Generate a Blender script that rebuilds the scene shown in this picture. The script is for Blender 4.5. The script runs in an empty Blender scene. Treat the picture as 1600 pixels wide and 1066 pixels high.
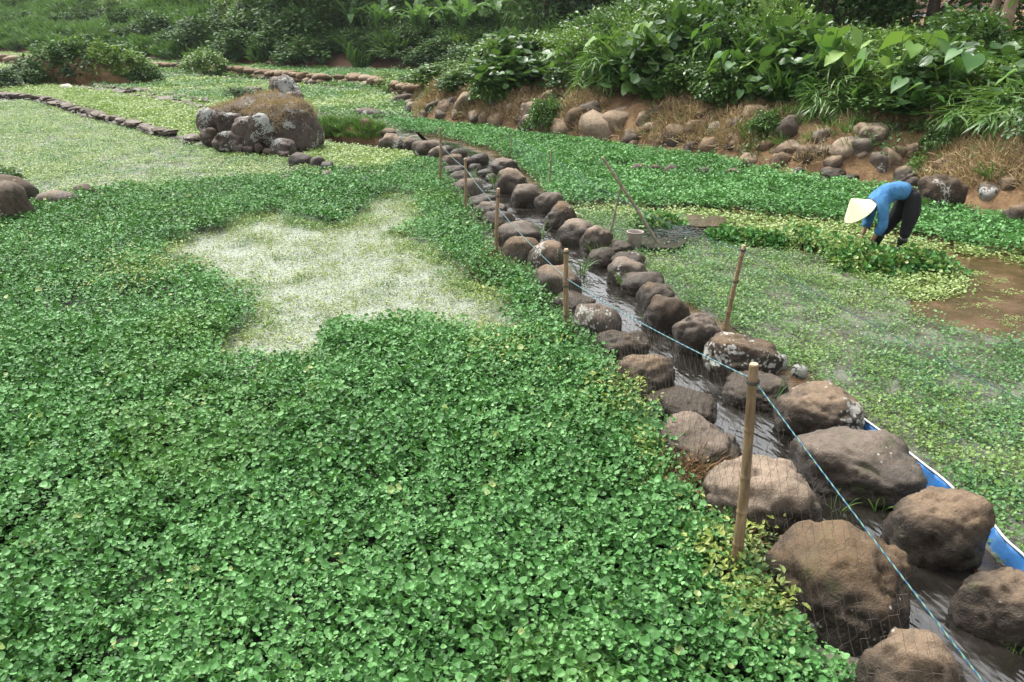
import bpy, math, random
import numpy as np
from mathutils import Vector, noise, Matrix

random.seed(7)
RNG = np.random.default_rng(7)
scene = bpy.context.scene
COL = scene.collection
R = math.radians

# ------------------------------------------------------------------ camera, sky, sun, exposure
CAM_H, PITCH, FPX = 3.0, R(22.0), 1244.4
cam_data = bpy.data.cameras.new('camera')
cam_data.sensor_width = 36.0
cam_data.lens = 28.0
cam_data.clip_end = 2000
cam = bpy.data.objects.new('camera', cam_data)
cam.location = (0, 0, CAM_H)
cam.rotation_euler = (math.pi / 2 - PITCH, 0, 0)
COL.objects.link(cam)
scene.camera = cam

SUN_EL, SUN_ROT = R(58), R(-40)
world = bpy.data.worlds.new('World')
scene.world = world
world.use_nodes = True
wn, wl = world.node_tree.nodes, world.node_tree.links
wn.clear()
sky = wn.new('ShaderNodeTexSky')
sky.sky_type = 'NISHITA'
sky.sun_disc = False
sky.sun_elevation = SUN_EL
sky.sun_rotation = SUN_ROT
sky.dust_density = 4.0
sky.air_density = 1.0
hsv = wn.new('ShaderNodeHueSaturation')
hsv.inputs['Saturation'].default_value = 0.10
bg = wn.new('ShaderNodeBackground')
bg.inputs['Strength'].default_value = 0.15
wo = wn.new('ShaderNodeOutputWorld')
wl.new(sky.outputs[0], hsv.inputs['Color'])
wl.new(hsv.outputs[0], bg.inputs['Color'])
wl.new(bg.outputs[0], wo.inputs['Surface'])

sd = bpy.data.lights.new('sun', 'SUN')
sd.energy = 1.4
sd.angle = R(13)
sd.color = (1.0, 0.96, 0.90)
sun = bpy.data.objects.new('sun', sd)
sv = Vector((math.sin(SUN_ROT) * math.cos(SUN_EL), math.cos(SUN_ROT) * math.cos(SUN_EL), math.sin(SUN_EL)))
sun.rotation_euler = (-sv).to_track_quat('-Z', 'Y').to_euler()
COL.objects.link(sun)

scene.view_settings.view_transform = 'Standard'
scene.view_settings.look = 'None'
scene.view_settings.gamma = 1.0
scene.view_settings.use_curve_mapping = False
scene.view_settings.exposure = 1.45
scene.render.engine = 'CYCLES'
scene.cycles.max_bounces = 5
scene.cycles.diffuse_bounces = 3
scene.cycles.glossy_bounces = 2
scene.cycles.transmission_bounces = 3
scene.cycles.use_denoising = True
scene.cycles.denoiser = 'OPENIMAGEDENOISE'
scene.cycles.denoising_input_passes = 'RGB_ALBEDO_NORMAL'
scene.cycles.volume_bounces = 0
HAZE_DENSITY = 0.00022

# ------------------------------------------------------------------ pixel <-> place
CP, SP = math.cos(PITCH), math.sin(PITCH)

def ray(px, py):
    u, v = (px - 800.0) / FPX, (533.0 - py) / FPX
    return np.array((u, CP + v * SP, -SP + v * CP))

def gp(px, py, z=0.0):
    """the point of the level z that stands at a pixel of the 1600x1066 photograph"""
    d = ray(px, py)
    t = (CAM_H - z) / max(-d[2], 1e-4)
    return np.array((d[0] * t, d[1] * t, z))

def proj(P):
    P = np.atleast_2d(P)
    x, y, z = P[:, 0], P[:, 1], P[:, 2] - CAM_H
    depth = y * CP - z * SP
    up = y * SP + z * CP
    return np.stack([800 + FPX * x / depth, 533 - FPX * up / depth], 1)

def z_at(Y, py):
    d = ray(0, py)
    return CAM_H + Y * d[2] / d[1]

def gpoly(pts, z=0.0):
    return np.array([gp(a, b, z)[:2] for a, b in pts])

def inside(P, poly):
    x, y = P[:, 0], P[:, 1]
    r = np.zeros(len(P), bool)
    n = len(poly)
    for i in range(n):
        x0, y0 = poly[i]
        x1, y1 = poly[(i + 1) % n]
        c = ((y0 > y) != (y1 > y)) & (x < (x1 - x0) * (y - y0) / (y1 - y0 + 1e-12) + x0)
        r ^= c
    return r

def pdist(P, poly, closed=True):
    d = np.full(len(P), 1e9)
    n = len(poly)
    for i in range(n if closed else n - 1):
        a, b = poly[i], poly[(i + 1) % n]
        ab = b - a
        t = np.clip(((P - a) @ ab) / (ab @ ab + 1e-12), 0, 1)
        q = a + t[:, None] * ab
        d = np.minimum(d, np.hypot(*(P - q).T))
    return d

def sdf(P, poly):
    return np.where(inside(P, poly), 1, -1) * pdist(P, poly)

def vnoise(P, s, seed=0):
    """cheap smooth noise for arrays, about -1..1"""
    r = np.random.default_rng(seed)
    o = np.zeros(len(P))
    for k in range(6):
        a = r.uniform(0, 2 * math.pi)
        f = s * r.uniform(0.6, 1.7)
        o += np.sin((P[:, 0] * math.cos(a) + P[:, 1] * math.sin(a)) * f + r.uniform(0, 6.28) +
                    1.3 * np.sin((P[:, 1] * math.cos(a) - P[:, 0] * math.sin(a)) * f * 0.7 + r.uniform(0, 6)))
    return o / 3.2

# ------------------------------------------------------------------ objects and properties
def prop(o, label=None, category=None, group=None, kind=None):
    if label: o['label'] = label
    if category: o['category'] = category
    if group: o['group'] = group
    if kind: o['kind'] = kind
    return o

def link(name, me, mat=None, parent=None, loc=None):
    o = bpy.data.objects.new(name, me)
    COL.objects.link(o)
    if mat is not None and me is not None and len(me.materials) == 0:
        me.materials.append(mat)
    if parent is not None: o.parent = parent
    if loc is not None: o.location = loc
    return o

def empty(name, loc=(0, 0, 0), rz=0.0):
    o = bpy.data.objects.new(name, None)
    o.empty_display_size = 0.2
    COL.objects.link(o)
    o.location = loc
    o.rotation_euler = (0, 0, rz)
    return o

KIDS = {}
def kid(parent, o):
    o.parent = parent
    KIDS.setdefault(parent.name, []).append(o)
    return o

def copy_tree(o):
    c = o.copy(); COL.objects.link(c)
    for ch in KIDS.get(o.name, []):
        k = ch.copy(); COL.objects.link(k); k.parent = c
        for g in KIDS.get(ch.name, []):
            q = g.copy(); COL.objects.link(q); q.parent = k
            KIDS.setdefault(k.name, []).append(q)
        KIDS.setdefault(c.name, []).append(k)
    return c

def mesh_np(name, V, F, tint=None, smooth=False):
    """V (n,3), F (m,k) arrays or list of lists"""
    me = bpy.data.meshes.new(name)
    if isinstance(F, np.ndarray):
        m, k = F.shape
        me.vertices.add(len(V)); me.vertices.foreach_set('co', np.ascontiguousarray(V, dtype=np.float32).ravel())
        me.loops.add(m * k); me.loops.foreach_set('vertex_index', np.ascontiguousarray(F, dtype=np.int32).ravel())
        me.polygons.add(m)
        me.polygons.foreach_set('loop_start', np.arange(0, m * k, k, dtype=np.int32))
        me.update(calc_edges=True)
    else:
        me.from_pydata([tuple(v) for v in V], [], [tuple(f) for f in F])
        me.update()
    if tint is not None:
        a = me.attributes.new('tint', 'FLOAT', 'POINT')
        a.data.foreach_set('value', np.asarray(tint, dtype=np.float32))
    me.polygons.foreach_set('use_smooth', [bool(smooth)] * len(me.polygons))
    return me

class MB:
    def __init__(s): s.V, s.F, s.T = [], [], []
    def add(s, V, F, t=0.5):
        n = len(s.V)
        s.V += [tuple(v) for v in V]
        s.F += [tuple(i + n for i in f) for f in F]
        s.T += [t] * len(V)
    def tube(s, pts, rad, n=8, cap=True, t=0.5):
        pts = [Vector(p) for p in pts]
        if not hasattr(rad, '__len__'): rad = [rad] * len(pts)
        V, F = [], []
        ref = Vector((0.31, 0.17, 0.93))
        for i, p in enumerate(pts):
            d = (pts[min(i + 1, len(pts) - 1)] - pts[max(i - 1, 0)]).normalized()
            if abs(d.dot(ref)) > 0.97: ref = Vector((1, 0.1, 0))
            a = d.cross(ref).normalized(); b = d.cross(a).normalized()
            for k in range(n):
                w = 2 * math.pi * k / n
                V.append(p + (a * math.cos(w) + b * math.sin(w)) * rad[i])
        for i in range(len(pts) - 1):
            for k in range(n):
                k2 = (k + 1) % n
                F.append((i * n + k, i * n + k2, (i + 1) * n + k2, (i + 1) * n + k))
        if cap:
            F.append(tuple(range(n - 1, -1, -1)))
            F.append(tuple((len(pts) - 1) * n + k for k in range(n)))
        s.add(V, F, t)
    def build(s, name, mat=None, parent=None, smooth=False, loc=None):
        me = mesh_np(name, s.V, s.F, s.T, smooth)
        return link(name, me, mat, parent, loc)
    def mesh(s, name, smooth=False):
        return mesh_np(name, s.V, s.F, s.T, smooth)

# ------------------------------------------------------------------ materials
def new_mat(name):
    m = bpy.data.materials.new(name)
    m.use_nodes = True
    n = m.node_tree.nodes
    n.clear()
    out = n.new('ShaderNodeOutputMaterial')
    return m, n, m.node_tree.links, out

def noise_node(n, l, vec, scale, detail=3.0, rough=0.55):
    t = n.new('ShaderNodeTexNoise')
    t.inputs['Scale'].default_value = scale
    t.inputs['Detail'].default_value = detail
    t.inputs['Roughness'].default_value = rough
    if vec is not None: l.new(vec, t.inputs['Vector'])
    return t

def ramp_node(n, l, fac, stops):
    r = n.new('ShaderNodeValToRGB')
    e = r.color_ramp.elements
    while len(e) > 1: e.remove(e[-1])
    e[0].position = stops[0][0]; e[0].color = (*stops[0][1], 1)
    for p, c in stops[1:]:
        q = e.new(p); q.color = (*c, 1)
    l.new(fac, r.inputs[0])
    return r

def mathn(n, l, op, a, b=None, clamp=False):
    m = n.new('ShaderNodeMath'); m.operation = op; m.use_clamp = clamp
    for i, v in enumerate((a, b)):
        if v is None: continue
        if isinstance(v, (int, float)): m.inputs[i].default_value = v
        else: l.new(v, m.inputs[i])
    return m.outputs[0]

def mixc(n, l, fac, a, b, mode='MIX'):
    m = n.new('ShaderNodeMix'); m.data_type = 'RGBA'; m.blend_type = mode
    for s, v in ((0, fac), (6, a), (7, b)):
        if isinstance(v, (int, float)): m.inputs[s].default_value = v
        elif isinstance(v, tuple): m.inputs[s].default_value = (*v, 1)
        else: l.new(v, m.inputs[s])
    return m.outputs[2]

def leaf_mat(name, stops, patch=None, patch_scale=0.6, patch_at=(0.55, 0.68), rough=0.42, trans=0.25, spec=0.5):
    m, n, l, out = new_mat(name)
    at = n.new('ShaderNodeAttribute'); at.attribute_name = 'tint'
    oi = n.new('ShaderNodeObjectInfo')
    geo = n.new('ShaderNodeNewGeometry')
    f = mathn(n, l, 'ADD', mathn(n, l, 'MULTIPLY', at.outputs['Fac'], 0.72), mathn(n, l, 'MULTIPLY', oi.outputs['Random'], 0.28))
    big = noise_node(n, l, geo.outputs['Position'], 0.9, 2)
    f = mathn(n, l, 'ADD', f, mathn(n, l, 'MULTIPLY', mathn(n, l, 'SUBTRACT', big.outputs['Fac'], 0.5), 0.55), True)
    col = ramp_node(n, l, f, stops).outputs[0]
    if patch:
        pn = noise_node(n, l, geo.outputs['Position'], patch_scale, 3)
        pf = ramp_node(n, l, pn.outputs['Fac'], [(patch_at[0], (0, 0, 0)), (patch_at[1], (1, 1, 1))]).outputs[0]
        col = mixc(n, l, mathn(n, l, 'MULTIPLY', pf, 0.8), col, patch)
    b = n.new('ShaderNodeBsdfPrincipled')
    l.new(col, b.inputs['Base Color'])
    b.inputs['Roughness'].default_value = rough
    b.inputs['Specular IOR Level'].default_value = spec
    t = n.new('ShaderNodeBsdfTranslucent')
    l.new(mixc(n, l, 0.5, col, (0.16, 0.30, 0.03)), t.inputs['Color'])
    mx = n.new('ShaderNodeMixShader'); mx.inputs[0].default_value = trans
    l.new(b.outputs[0], mx.inputs[1]); l.new(t.outputs[0], mx.inputs[2])
    l.new(mx.outputs[0], out.inputs['Surface'])
    return m

def plain_mat(name, color, rough=0.6, spots=None, scale=20, bump=0.0, metallic=0.0, spec=0.5):
    m, n, l, out = new_mat(name)
    tc = n.new('ShaderNodeTexCoord')
    b = n.new('ShaderNodeBsdfPrincipled')
    nz = noise_node(n, l, tc.outputs['Object'], scale, 5, 0.6)
    if spots:
        r = ramp_node(n, l, nz.outputs['Fac'], [(0.35, color), (0.68, spots)])
        l.new(r.outputs[0], b.inputs['Base Color'])
    else:
        b.inputs['Base Color'].default_value = (*color, 1)
    b.inputs['Roughness'].default_value = rough
    b.inputs['Metallic'].default_value = metallic
    b.inputs['Specular IOR Level'].default_value = spec
    if bump:
        bp = n.new('ShaderNodeBump'); bp.inputs['Strength'].default_value = bump; bp.inputs['Distance'].default_value = 0.02
        l.new(nz.outputs['Fac'], bp.inputs['Height']); l.new(bp.outputs[0], b.inputs['Normal'])
    l.new(b.outputs[0], out.inputs['Surface'])
    return m

def stone_mat(name, top, mid, dark, lichen=(0.42, 0.42, 0.38), moss=0.0, wet=0.10, bscale=1.0):
    m, n, l, out = new_mat(name)
    tc = n.new('ShaderNodeTexCoord'); geo = n.new('ShaderNodeNewGeometry'); oi = n.new('ShaderNodeObjectInfo')
    v = n.new('ShaderNodeVectorMath'); v.operation = 'ADD'
    sc = n.new('ShaderNodeVectorMath'); sc.operation = 'SCALE'
    cb = n.new('ShaderNodeCombineXYZ')
    for i in range(3): l.new(oi.outputs['Random'], cb.inputs[i])
    l.new(cb.outputs[0], sc.inputs[0]); sc.inputs['Scale'].default_value = 37.0
    l.new(geo.outputs['Position'], v.inputs[0]); l.new(sc.outputs[0], v.inputs[1])
    P = v.outputs[0]
    n1 = noise_node(n, l, P, 2.6 * bscale, 6, 0.62)
    n2 = noise_node(n, l, P, 14 * bscale, 6, 0.7)
    n3 = noise_node(n, l, P, 60 * bscale, 4, 0.7)
    sep = n.new('ShaderNodeSeparateXYZ'); l.new(geo.outputs['Position'], sep.inputs[0])
    sn = n.new('ShaderNodeSeparateXYZ'); l.new(geo.outputs['Normal'], sn.inputs[0])
    # paler tone on upward-facing parts, broken up by noise
    top_mask = mathn(n, l, 'ADD', mathn(n, l, 'MULTIPLY', sn.outputs[2], 0.55), mathn(n, l, 'MULTIPLY', n1.outputs['Fac'], 0.9))
    top_mask = ramp_node(n, l, top_mask, [(0.68, (0, 0, 0)), (0.90, (1, 1, 1))]).outputs[0]
    mott = mathn(n, l, 'ADD', mathn(n, l, 'MULTIPLY', n2.outputs['Fac'], 0.55), mathn(n, l, 'MULTIPLY', n1.outputs['Fac'], 0.45))
    tone = ramp_node(n, l, mott, [(0.38, dark), (0.50, mid), (0.62, tuple(c * 1.35 for c in mid))]).outputs[0]
    tp = ramp_node(n, l, n2.outputs['Fac'], [(0.30, tuple(c * 0.62 for c in top)), (0.60, top), (0.80, tuple(min(1, c * 1.3) for c in top))]).outputs[0]
    col = mixc(n, l, top_mask, tone, tp)
    # each stone has its own shade
    hv = n.new('ShaderNodeHueSaturation')
    l.new(col, hv.inputs['Color'])
    l.new(mathn(n, l, 'ADD', mathn(n, l, 'MULTIPLY', oi.outputs['Random'], 0.65), 0.68), hv.inputs['Value'])
    l.new(mathn(n, l, 'ADD', mathn(n, l, 'MULTIPLY', oi.outputs['Random'], -0.35), 1.12), hv.inputs['Saturation'])
    col = hv.outputs[0]
    # waterline stain
    wv = mathn(n, l, 'ADD', sep.outputs[2], mathn(n, l, 'MULTIPLY', n1.outputs['Fac'], -0.55))
    wetf = ramp_node(n, l, mathn(n, l, 'ADD', wv, 0.5), [(0.34 + wet - 0.06, (1, 1, 1)), (0.34 + wet + 0.08, (0, 0, 0))]).outputs[0]
    col = mixc(n, l, mathn(n, l, 'MULTIPLY', wetf, 0.78), col, (0.022, 0.018, 0.013))
    # lichen crusts
    vo = n.new('ShaderNodeTexVoronoi'); vo.inputs['Scale'].default_value = 26 * bscale; l.new(P, vo.inputs['Vector'])
    ln = noise_node(n, l, P, 2.1 * bscale, 3)
    la = n.new('ShaderNodeAttribute'); la.attribute_type = 'OBJECT'; la.attribute_name = 'lichen'
    lf = mathn(n, l, 'ADD', mathn(n, l, 'ADD', ln.outputs['Fac'], mathn(n, l, 'MULTIPLY', vo.outputs['Distance'], -0.22)), mathn(n, l, 'MULTIPLY', la.outputs['Fac'], 0.22))
    lf = mathn(n, l, 'ADD', lf, mathn(n, l, 'MULTIPLY', mathn(n, l, 'SUBTRACT', n2.outputs['Fac'], 0.5), 0.35))
    lf = ramp_node(n, l, lf, [(0.60, (0, 0, 0)), (0.64, (1, 1, 1))]).outputs[0]
    col = mixc(n, l, mathn(n, l, 'MULTIPLY', lf, 0.8), col, lichen)
    # pale flecks
    fl = ramp_node(n, l, n3.outputs['Fac'], [(0.66, (0, 0, 0)), (0.74, (1, 1, 1))]).outputs[0]
    col = mixc(n, l, mathn(n, l, 'MULTIPLY', fl, 0.45), col, (0.42, 0.36, 0.28))
    if moss:
        mf = ramp_node(n, l, noise_node(n, l, P, 3.5, 5, 0.65).outputs['Fac'], [(0.60, (0, 0, 0)), (0.70, (1, 1, 1))]).outputs[0]
        col = mixc(n, l, mathn(n, l, 'MULTIPLY', mf, moss), col, (0.05, 0.075, 0.02))
    b = n.new('ShaderNodeBsdfPrincipled')
    l.new(col, b.inputs['Base Color'])
    rr = mathn(n, l, 'SUBTRACT', 0.86, mathn(n, l, 'MULTIPLY', wetf, 0.5))
    l.new(rr, b.inputs['Roughness'])
    b.inputs['Specular IOR Level'].default_value = 0.3
    h = mathn(n, l, 'ADD', mathn(n, l, 'MULTIPLY', n2.outputs['Fac'], 1.0), mathn(n, l, 'MULTIPLY', n3.outputs['Fac'], 0.35))
    bp = n.new('ShaderNodeBump'); bp.inputs['Strength'].default_value = 0.9; bp.inputs['Distance'].default_value = 0.035
    l.new(h, bp.inputs['Height']); l.new(bp.outputs[0], b.inputs['Normal'])
    l.new(b.outputs[0], out.inputs['Surface'])
    return m

M = {}
M['boulder'] = stone_mat('river_boulder', (0.225, 0.158, 0.100), (0.095, 0.064, 0.040), (0.025, 0.018, 0.012), moss=0.4, wet=0.16)
M['boulder_dark'] = stone_mat('dark_boulder', (0.14, 0.105, 0.075), (0.065, 0.047, 0.033), (0.025, 0.019, 0.014), moss=0.5)
M['mound_stone'] = stone_mat('mound_boulder', (0.13, 0.10, 0.08), (0.07, 0.052, 0.042), (0.028, 0.022, 0.018), lichen=(0.36, 0.37, 0.35), moss=0.5, wet=-0.05)
M['bank_stone'] = stone_mat('bank_boulder', (0.25, 0.175, 0.105), (0.14, 0.095, 0.058), (0.07, 0.048, 0.03), lichen=(0.36, 0.33, 0.27), wet=-0.05, moss=0.3)
M['bank_grey'] = stone_mat('grey_bank_boulder', (0.17, 0.135, 0.105), (0.085, 0.065, 0.05), (0.045, 0.034, 0.026), wet=-0.05, moss=0.4)
M['slab'] = stone_mat('slab_stone', (0.17, 0.14, 0.11), (0.07, 0.052, 0.04), (0.03, 0.022, 0.016), moss=0.4, wet=0.0)

GREEN = [(0.0, (0.010, 0.042, 0.008)), (0.28, (0.038, 0.138, 0.024)), (0.60, (0.096, 0.262, 0.064)), (1.0, (0.22, 0.42, 0.165))]
YOUNG = [(0.0, (0.055, 0.13, 0.02)), (0.45, (0.14, 0.26, 0.045)), (1.0, (0.27, 0.38, 0.09))]
YELLOW = [(0.0, (0.13, 0.21, 0.05)), (0.5, (0.27, 0.37, 0.11)), (1.0, (0.43, 0.50, 0.20))]
SHRUB = [(0.0, (0.010, 0.028, 0.008)), (0.35, (0.03, 0.080, 0.016)), (0.7, (0.068, 0.150, 0.028)), (1.0, (0.16, 0.26, 0.06))]
LIME = [(0.0, (0.04, 0.08, 0.012)), (0.5, (0.10, 0.19, 0.03)), (1.0, (0.21, 0.32, 0.06))]
M['cress'] = leaf_mat('cress_leaf', GREEN, patch=(0.11, 0.22, 0.035), patch_scale=0.5, patch_at=(0.55, 0.75), rough=0.52, spec=0.38, trans=0.14)
M['cress_far'] = leaf_mat('field_cress_leaf', [(p, (c[0] * 1.12, c[1] * 1.12, c[2] * 1.12)) for p, c in GREEN], rough=0.52, spec=0.38, trans=0.14)
M['young'] = leaf_mat('young_cress_leaf', YOUNG, patch=(0.05, 0.15, 0.03), patch_scale=0.7, patch_at=(0.5, 0.62))
M['young_green'] = leaf_mat('short_cress_leaf', [(0.0, (0.03, 0.10, 0.025)), (0.5, (0.07, 0.20, 0.05)), (1.0, (0.17, 0.33, 0.09))], patch=(0.19, 0.28, 0.06), patch_scale=0.55, patch_at=(0.5, 0.6))
M['yellow'] = leaf_mat('yellow_cress_leaf', YELLOW)
M['patch'] = leaf_mat('starved_cress_leaf', [(0.0, (0.06, 0.11, 0.02)), (0.4, (0.17, 0.24, 0.04)), (1.0, (0.36, 0.40, 0.09))], patch=(0.05, 0.12, 0.025), patch_scale=1.1, patch_at=(0.56, 0.64))
M['shrub'] = leaf_mat('shrub_leaf', SHRUB, trans=0.2)
M['shrub_lime'] = leaf_mat('lime_shrub_leaf', LIME, trans=0.3)
M['broad'] = leaf_mat('broad_leaf', [(0.0, (0.014, 0.042, 0.010)), (0.5, (0.042, 0.105, 0.025)), (1.0, (0.12, 0.21, 0.06))], trans=0.22)
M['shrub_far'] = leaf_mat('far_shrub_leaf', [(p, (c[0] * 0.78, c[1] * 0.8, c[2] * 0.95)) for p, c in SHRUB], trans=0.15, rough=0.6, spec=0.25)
M['taro'] = leaf_mat('taro_leaf', [(0.0, (0.03, 0.09, 0.02)), (0.5, (0.07, 0.18, 0.035)), (1.0, (0.22, 0.34, 0.06))], trans=0.3, rough=0.5, spec=0.35)
M['banana'] = leaf_mat('banana_leaf', [(0.0, (0.05, 0.12, 0.03)), (0.5, (0.10, 0.21, 0.06)), (1.0, (0.20, 0.33, 0.10))], trans=0.35)
M['grass'] = leaf_mat('grass_blade', [(0.0, (0.03, 0.08, 0.015)), (0.5, (0.07, 0.17, 0.03)), (1.0, (0.17, 0.27, 0.06))])
M['hill_grass'] = leaf_mat('hill_grass_blade', [(0.0, (0.03, 0.07, 0.02)), (0.5, (0.065, 0.15, 0.035)), (1.0, (0.13, 0.24, 0.06))], patch=(0.03, 0.06, 0.02), patch_scale=0.12, patch_at=(0.5, 0.65), rough=0.6, spec=0.25)
M['straw'] = leaf_mat('dry_straw', [(0.0, (0.17, 0.11, 0.055)), (0.5, (0.36, 0.255, 0.14)), (1.0, (0.56, 0.43, 0.26))], trans=0.1, rough=0.8, spec=0.2)
M['dead_weed'] = leaf_mat('dead_weed', [(0.0, (0.08, 0.04, 0.02)), (0.5, (0.17, 0.09, 0.045)), (1.0, (0.28, 0.20, 0.09))], trans=0.1, rough=0.8, spec=0.2)
M['bark'] = plain_mat('bark', (0.06, 0.045, 0.035), 0.9, (0.13, 0.10, 0.075), 6, 0.6)
M['bark_pale'] = plain_mat('pale_bark', (0.16, 0.11, 0.07), 0.9, (0.30, 0.22, 0.15), 5, 0.6)
M['twig'] = plain_mat('twig', (0.07, 0.05, 0.03), 0.9, (0.12, 0.09, 0.05), 9)
M['stemgreen'] = plain_mat('green_stem', (0.06, 0.13, 0.03), 0.6, (0.10, 0.19, 0.05), 9)

def ground_mat(name, stops, scale=1.2, bump=0.6, rough=0.95):
    m, n, l, out = new_mat(name)
    geo = n.new('ShaderNodeNewGeometry')
    a = noise_node(n, l, geo.outputs['Position'], scale, 7, 0.65)
    c = noise_node(n, l, geo.outputs['Position'], scale * 11, 5, 0.7)
    f = mathn(n, l, 'ADD', mathn(n, l, 'MULTIPLY', a.outputs['Fac'], 0.65), mathn(n, l, 'MULTIPLY', c.outputs['Fac'], 0.35))
    col = ramp_node(n, l, f, stops).outputs[0]
    b = n.new('ShaderNodeBsdfPrincipled')
    l.new(col, b.inputs['Base Color']); b.inputs['Roughness'].default_value = rough
    b.inputs['Specular IOR Level'].default_value = 0.25
    bp = n.new('ShaderNodeBump'); bp.inputs['Strength'].default_value = bump; bp.inputs['Distance'].default_value = 0.06
    l.new(f, bp.inputs['Height']); l.new(bp.outputs[0], b.inputs['Normal'])
    l.new(b.outputs[0], out.inputs['Surface'])
    return m

M['mud'] = ground_mat('wet_mud', [(0.3, (0.02, 0.018, 0.012)), (0.7, (0.06, 0.045, 0.03))])
M['soil'] = ground_mat('bank_soil', [(0.34, (0.055, 0.032, 0.016)), (0.5, (0.16, 0.098, 0.050)), (0.66, (0.30, 0.20, 0.105))], 2.0, 0.9)
M['hill'] = ground_mat('hill_soil', [(0.35, (0.03, 0.035, 0.015)), (0.55, (0.06, 0.07, 0.03)), (0.70, (0.12, 0.08, 0.05))], 0.35, 0.6)
M['hill'] = ground_mat('hill_soil', [(0.35, (0.05, 0.03, 0.018)), (0.52, (0.11, 0.062, 0.038)), (0.70, (0.17, 0.10, 0.065))], 0.35, 0.6)

def water_mat(name, color, silt_glint=None, silt_glint_scale=3.0, silt_glint_at=(0.45, 0.6), rough=0.06, bump=0.05, bscale=(6, 6, 6), rot=0.0, detail=3.0, dist=0.02, ior=1.33, spec=0.5):  # second colour serves for real silt and for painted sky glints
    m, n, l, out = new_mat(name)
    geo = n.new('ShaderNodeNewGeometry')
    mp = n.new('ShaderNodeMapping'); mp.vector_type = 'TEXTURE'
    mp.inputs['Rotation'].default_value = (0, 0, rot)
    mp.inputs['Scale'].default_value = tuple(1.0 / s for s in bscale)
    l.new(geo.outputs['Position'], mp.inputs['Vector'])
    nb = noise_node(n, l, mp.outputs[0], 1.0, detail, 0.6)
    b = n.new('ShaderNodeBsdfPrincipled')
    b.inputs['Roughness'].default_value = rough
    b.inputs['IOR'].default_value = ior
    b.inputs['Specular IOR Level'].default_value = spec
    if silt_glint:
        a = noise_node(n, l, geo.outputs['Position'], silt_glint_scale, 6, 0.65)
        f = ramp_node(n, l, a.outputs['Fac'], [(silt_glint_at[0], (0, 0, 0)), (silt_glint_at[1], (1, 1, 1))]).outputs[0]
        l.new(mixc(n, l, f, color, silt_glint), b.inputs['Base Color'])
        l.new(mathn(n, l, 'ADD', mathn(n, l, 'MULTIPLY', f, 0.25), rough), b.inputs['Roughness'])
    else:
        b.inputs['Base Color'].default_value = (*color, 1)
    bp = n.new('ShaderNodeBump'); bp.inputs['Strength'].default_value = bump; bp.inputs['Distance'].default_value = dist
    l.new(nb.outputs['Fac'], bp.inputs['Height']); l.new(bp.outputs[0], b.inputs['Normal'])
    l.new(b.outputs[0], out.inputs['Surface'])
    return m

M['stream'] = water_mat('stream_water', (0.010, 0.009, 0.007), silt_glint=(0.020, 0.017, 0.013), silt_glint_scale=1.6, rough=0.04, bump=0.45, bscale=(9, 3.4, 1), rot=R(17), detail=2.5, dist=0.045, ior=1.7, spec=0.9)
M['muddy'] = water_mat('muddy_paddy_water', (0.060, 0.036, 0.017), silt_glint=(0.105, 0.062, 0.030), silt_glint_scale=1.6, rough=0.04, bump=0.7, bscale=(4, 16, 1), detail=5, ior=1.5)
M['dark_water'] = water_mat('shade_tinted_paddy_water', (0.012, 0.013, 0.008), rough=0.5, bump=0.6, spec=0.25)  # near-black colour stands in for the shade beneath the cress
M['sky_glint'] = water_mat('sky_glint_paddy_water', (0.10, 0.10, 0.075), silt_glint=(0.25, 0.285, 0.215), silt_glint_scale=48, silt_glint_at=(0.42, 0.52), rough=0.12, bump=0.5, bscale=(30, 30, 1), detail=4)  # pale speckle paints the sky's reflection onto the open water
M['paddy_r'] = water_mat('shallow_paddy_water', (0.07, 0.065, 0.05), silt_glint=(0.15, 0.15, 0.12), silt_glint_scale=2.6, silt_glint_at=(0.42, 0.58), rough=0.10, bump=0.6, bscale=(22, 22, 1), detail=4)  # pale patches paint whitish sky reflection between the plants
M['paddy'] = water_mat('pale_paddy_water', (0.055, 0.055, 0.035), silt_glint=(0.17, 0.17, 0.12), silt_glint_scale=4, silt_glint_at=(0.48, 0.6), rough=0.12, bump=0.6, bscale=(20, 20, 1), detail=4)

# ------------------------------------------------------------------ land forms
BANK_PX = [(735, 108), (690, 130), (655, 152), (636, 172), (645, 190), (700, 197), (760, 203), (860, 219), (960, 230), (1000, 236),
           (1100, 250), (1200, 268), (1300, 284), (1400, 292), (1440, 300), (1500, 326), (1600, 350), (1750, 392), (2100, 500)]
bank_line = gpoly(BANK_PX)
BANK = np.vstack([bank_line, [[60, 12], [60, 100], [0, 100]]])
HILL_PX = [(-900, 72), (-300, 78), (0, 82), (100, 88), (200, 95), (300, 100), (460, 108), (600, 112), (700, 115)]
hl = gpoly(HILL_PX)
HILL = np.vstack([hl, [[2, 50], [60, 45], [140, 60], [160, 230], [-260, 260], [-260, 90]]])

def ground_h(P):
    P = np.atleast_2d(P)[:, :2]
    d = sdf(P, BANK)
    dd = d + 0.25 * vnoise(P, 1.5, 3) * np.clip(d, 0, 1)
    h = np.interp(dd, [-0.3, 0, 0.35, 0.9, 1.6, 2.4, 5, 12, 30, 60], [-0.2, -0.05, 0.35, 0.85, 1.15, 1.35, 1.7, 2.3, 3.6, 6])
    h += np.clip(d, 0, 0.8) * 0.12 * vnoise(P, 3.1, 4)
    d2 = sdf(P, HILL)
    h2 = np.interp(d2, [-0.3, 0, 1.5, 4, 20, 60, 120], [-0.2, 0, 1.0, 1.6, 5.6, 12, 20]) + np.clip(d2, 0, 6) * 0.12 * vnoise(P, 0.35, 9)
    out = np.full(len(P), -0.15)
    out = np.where(d > -0.3, np.maximum(out, h), out)
    out = np.where(d2 > -0.3, np.maximum(out, h2), out)
    return out

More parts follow.
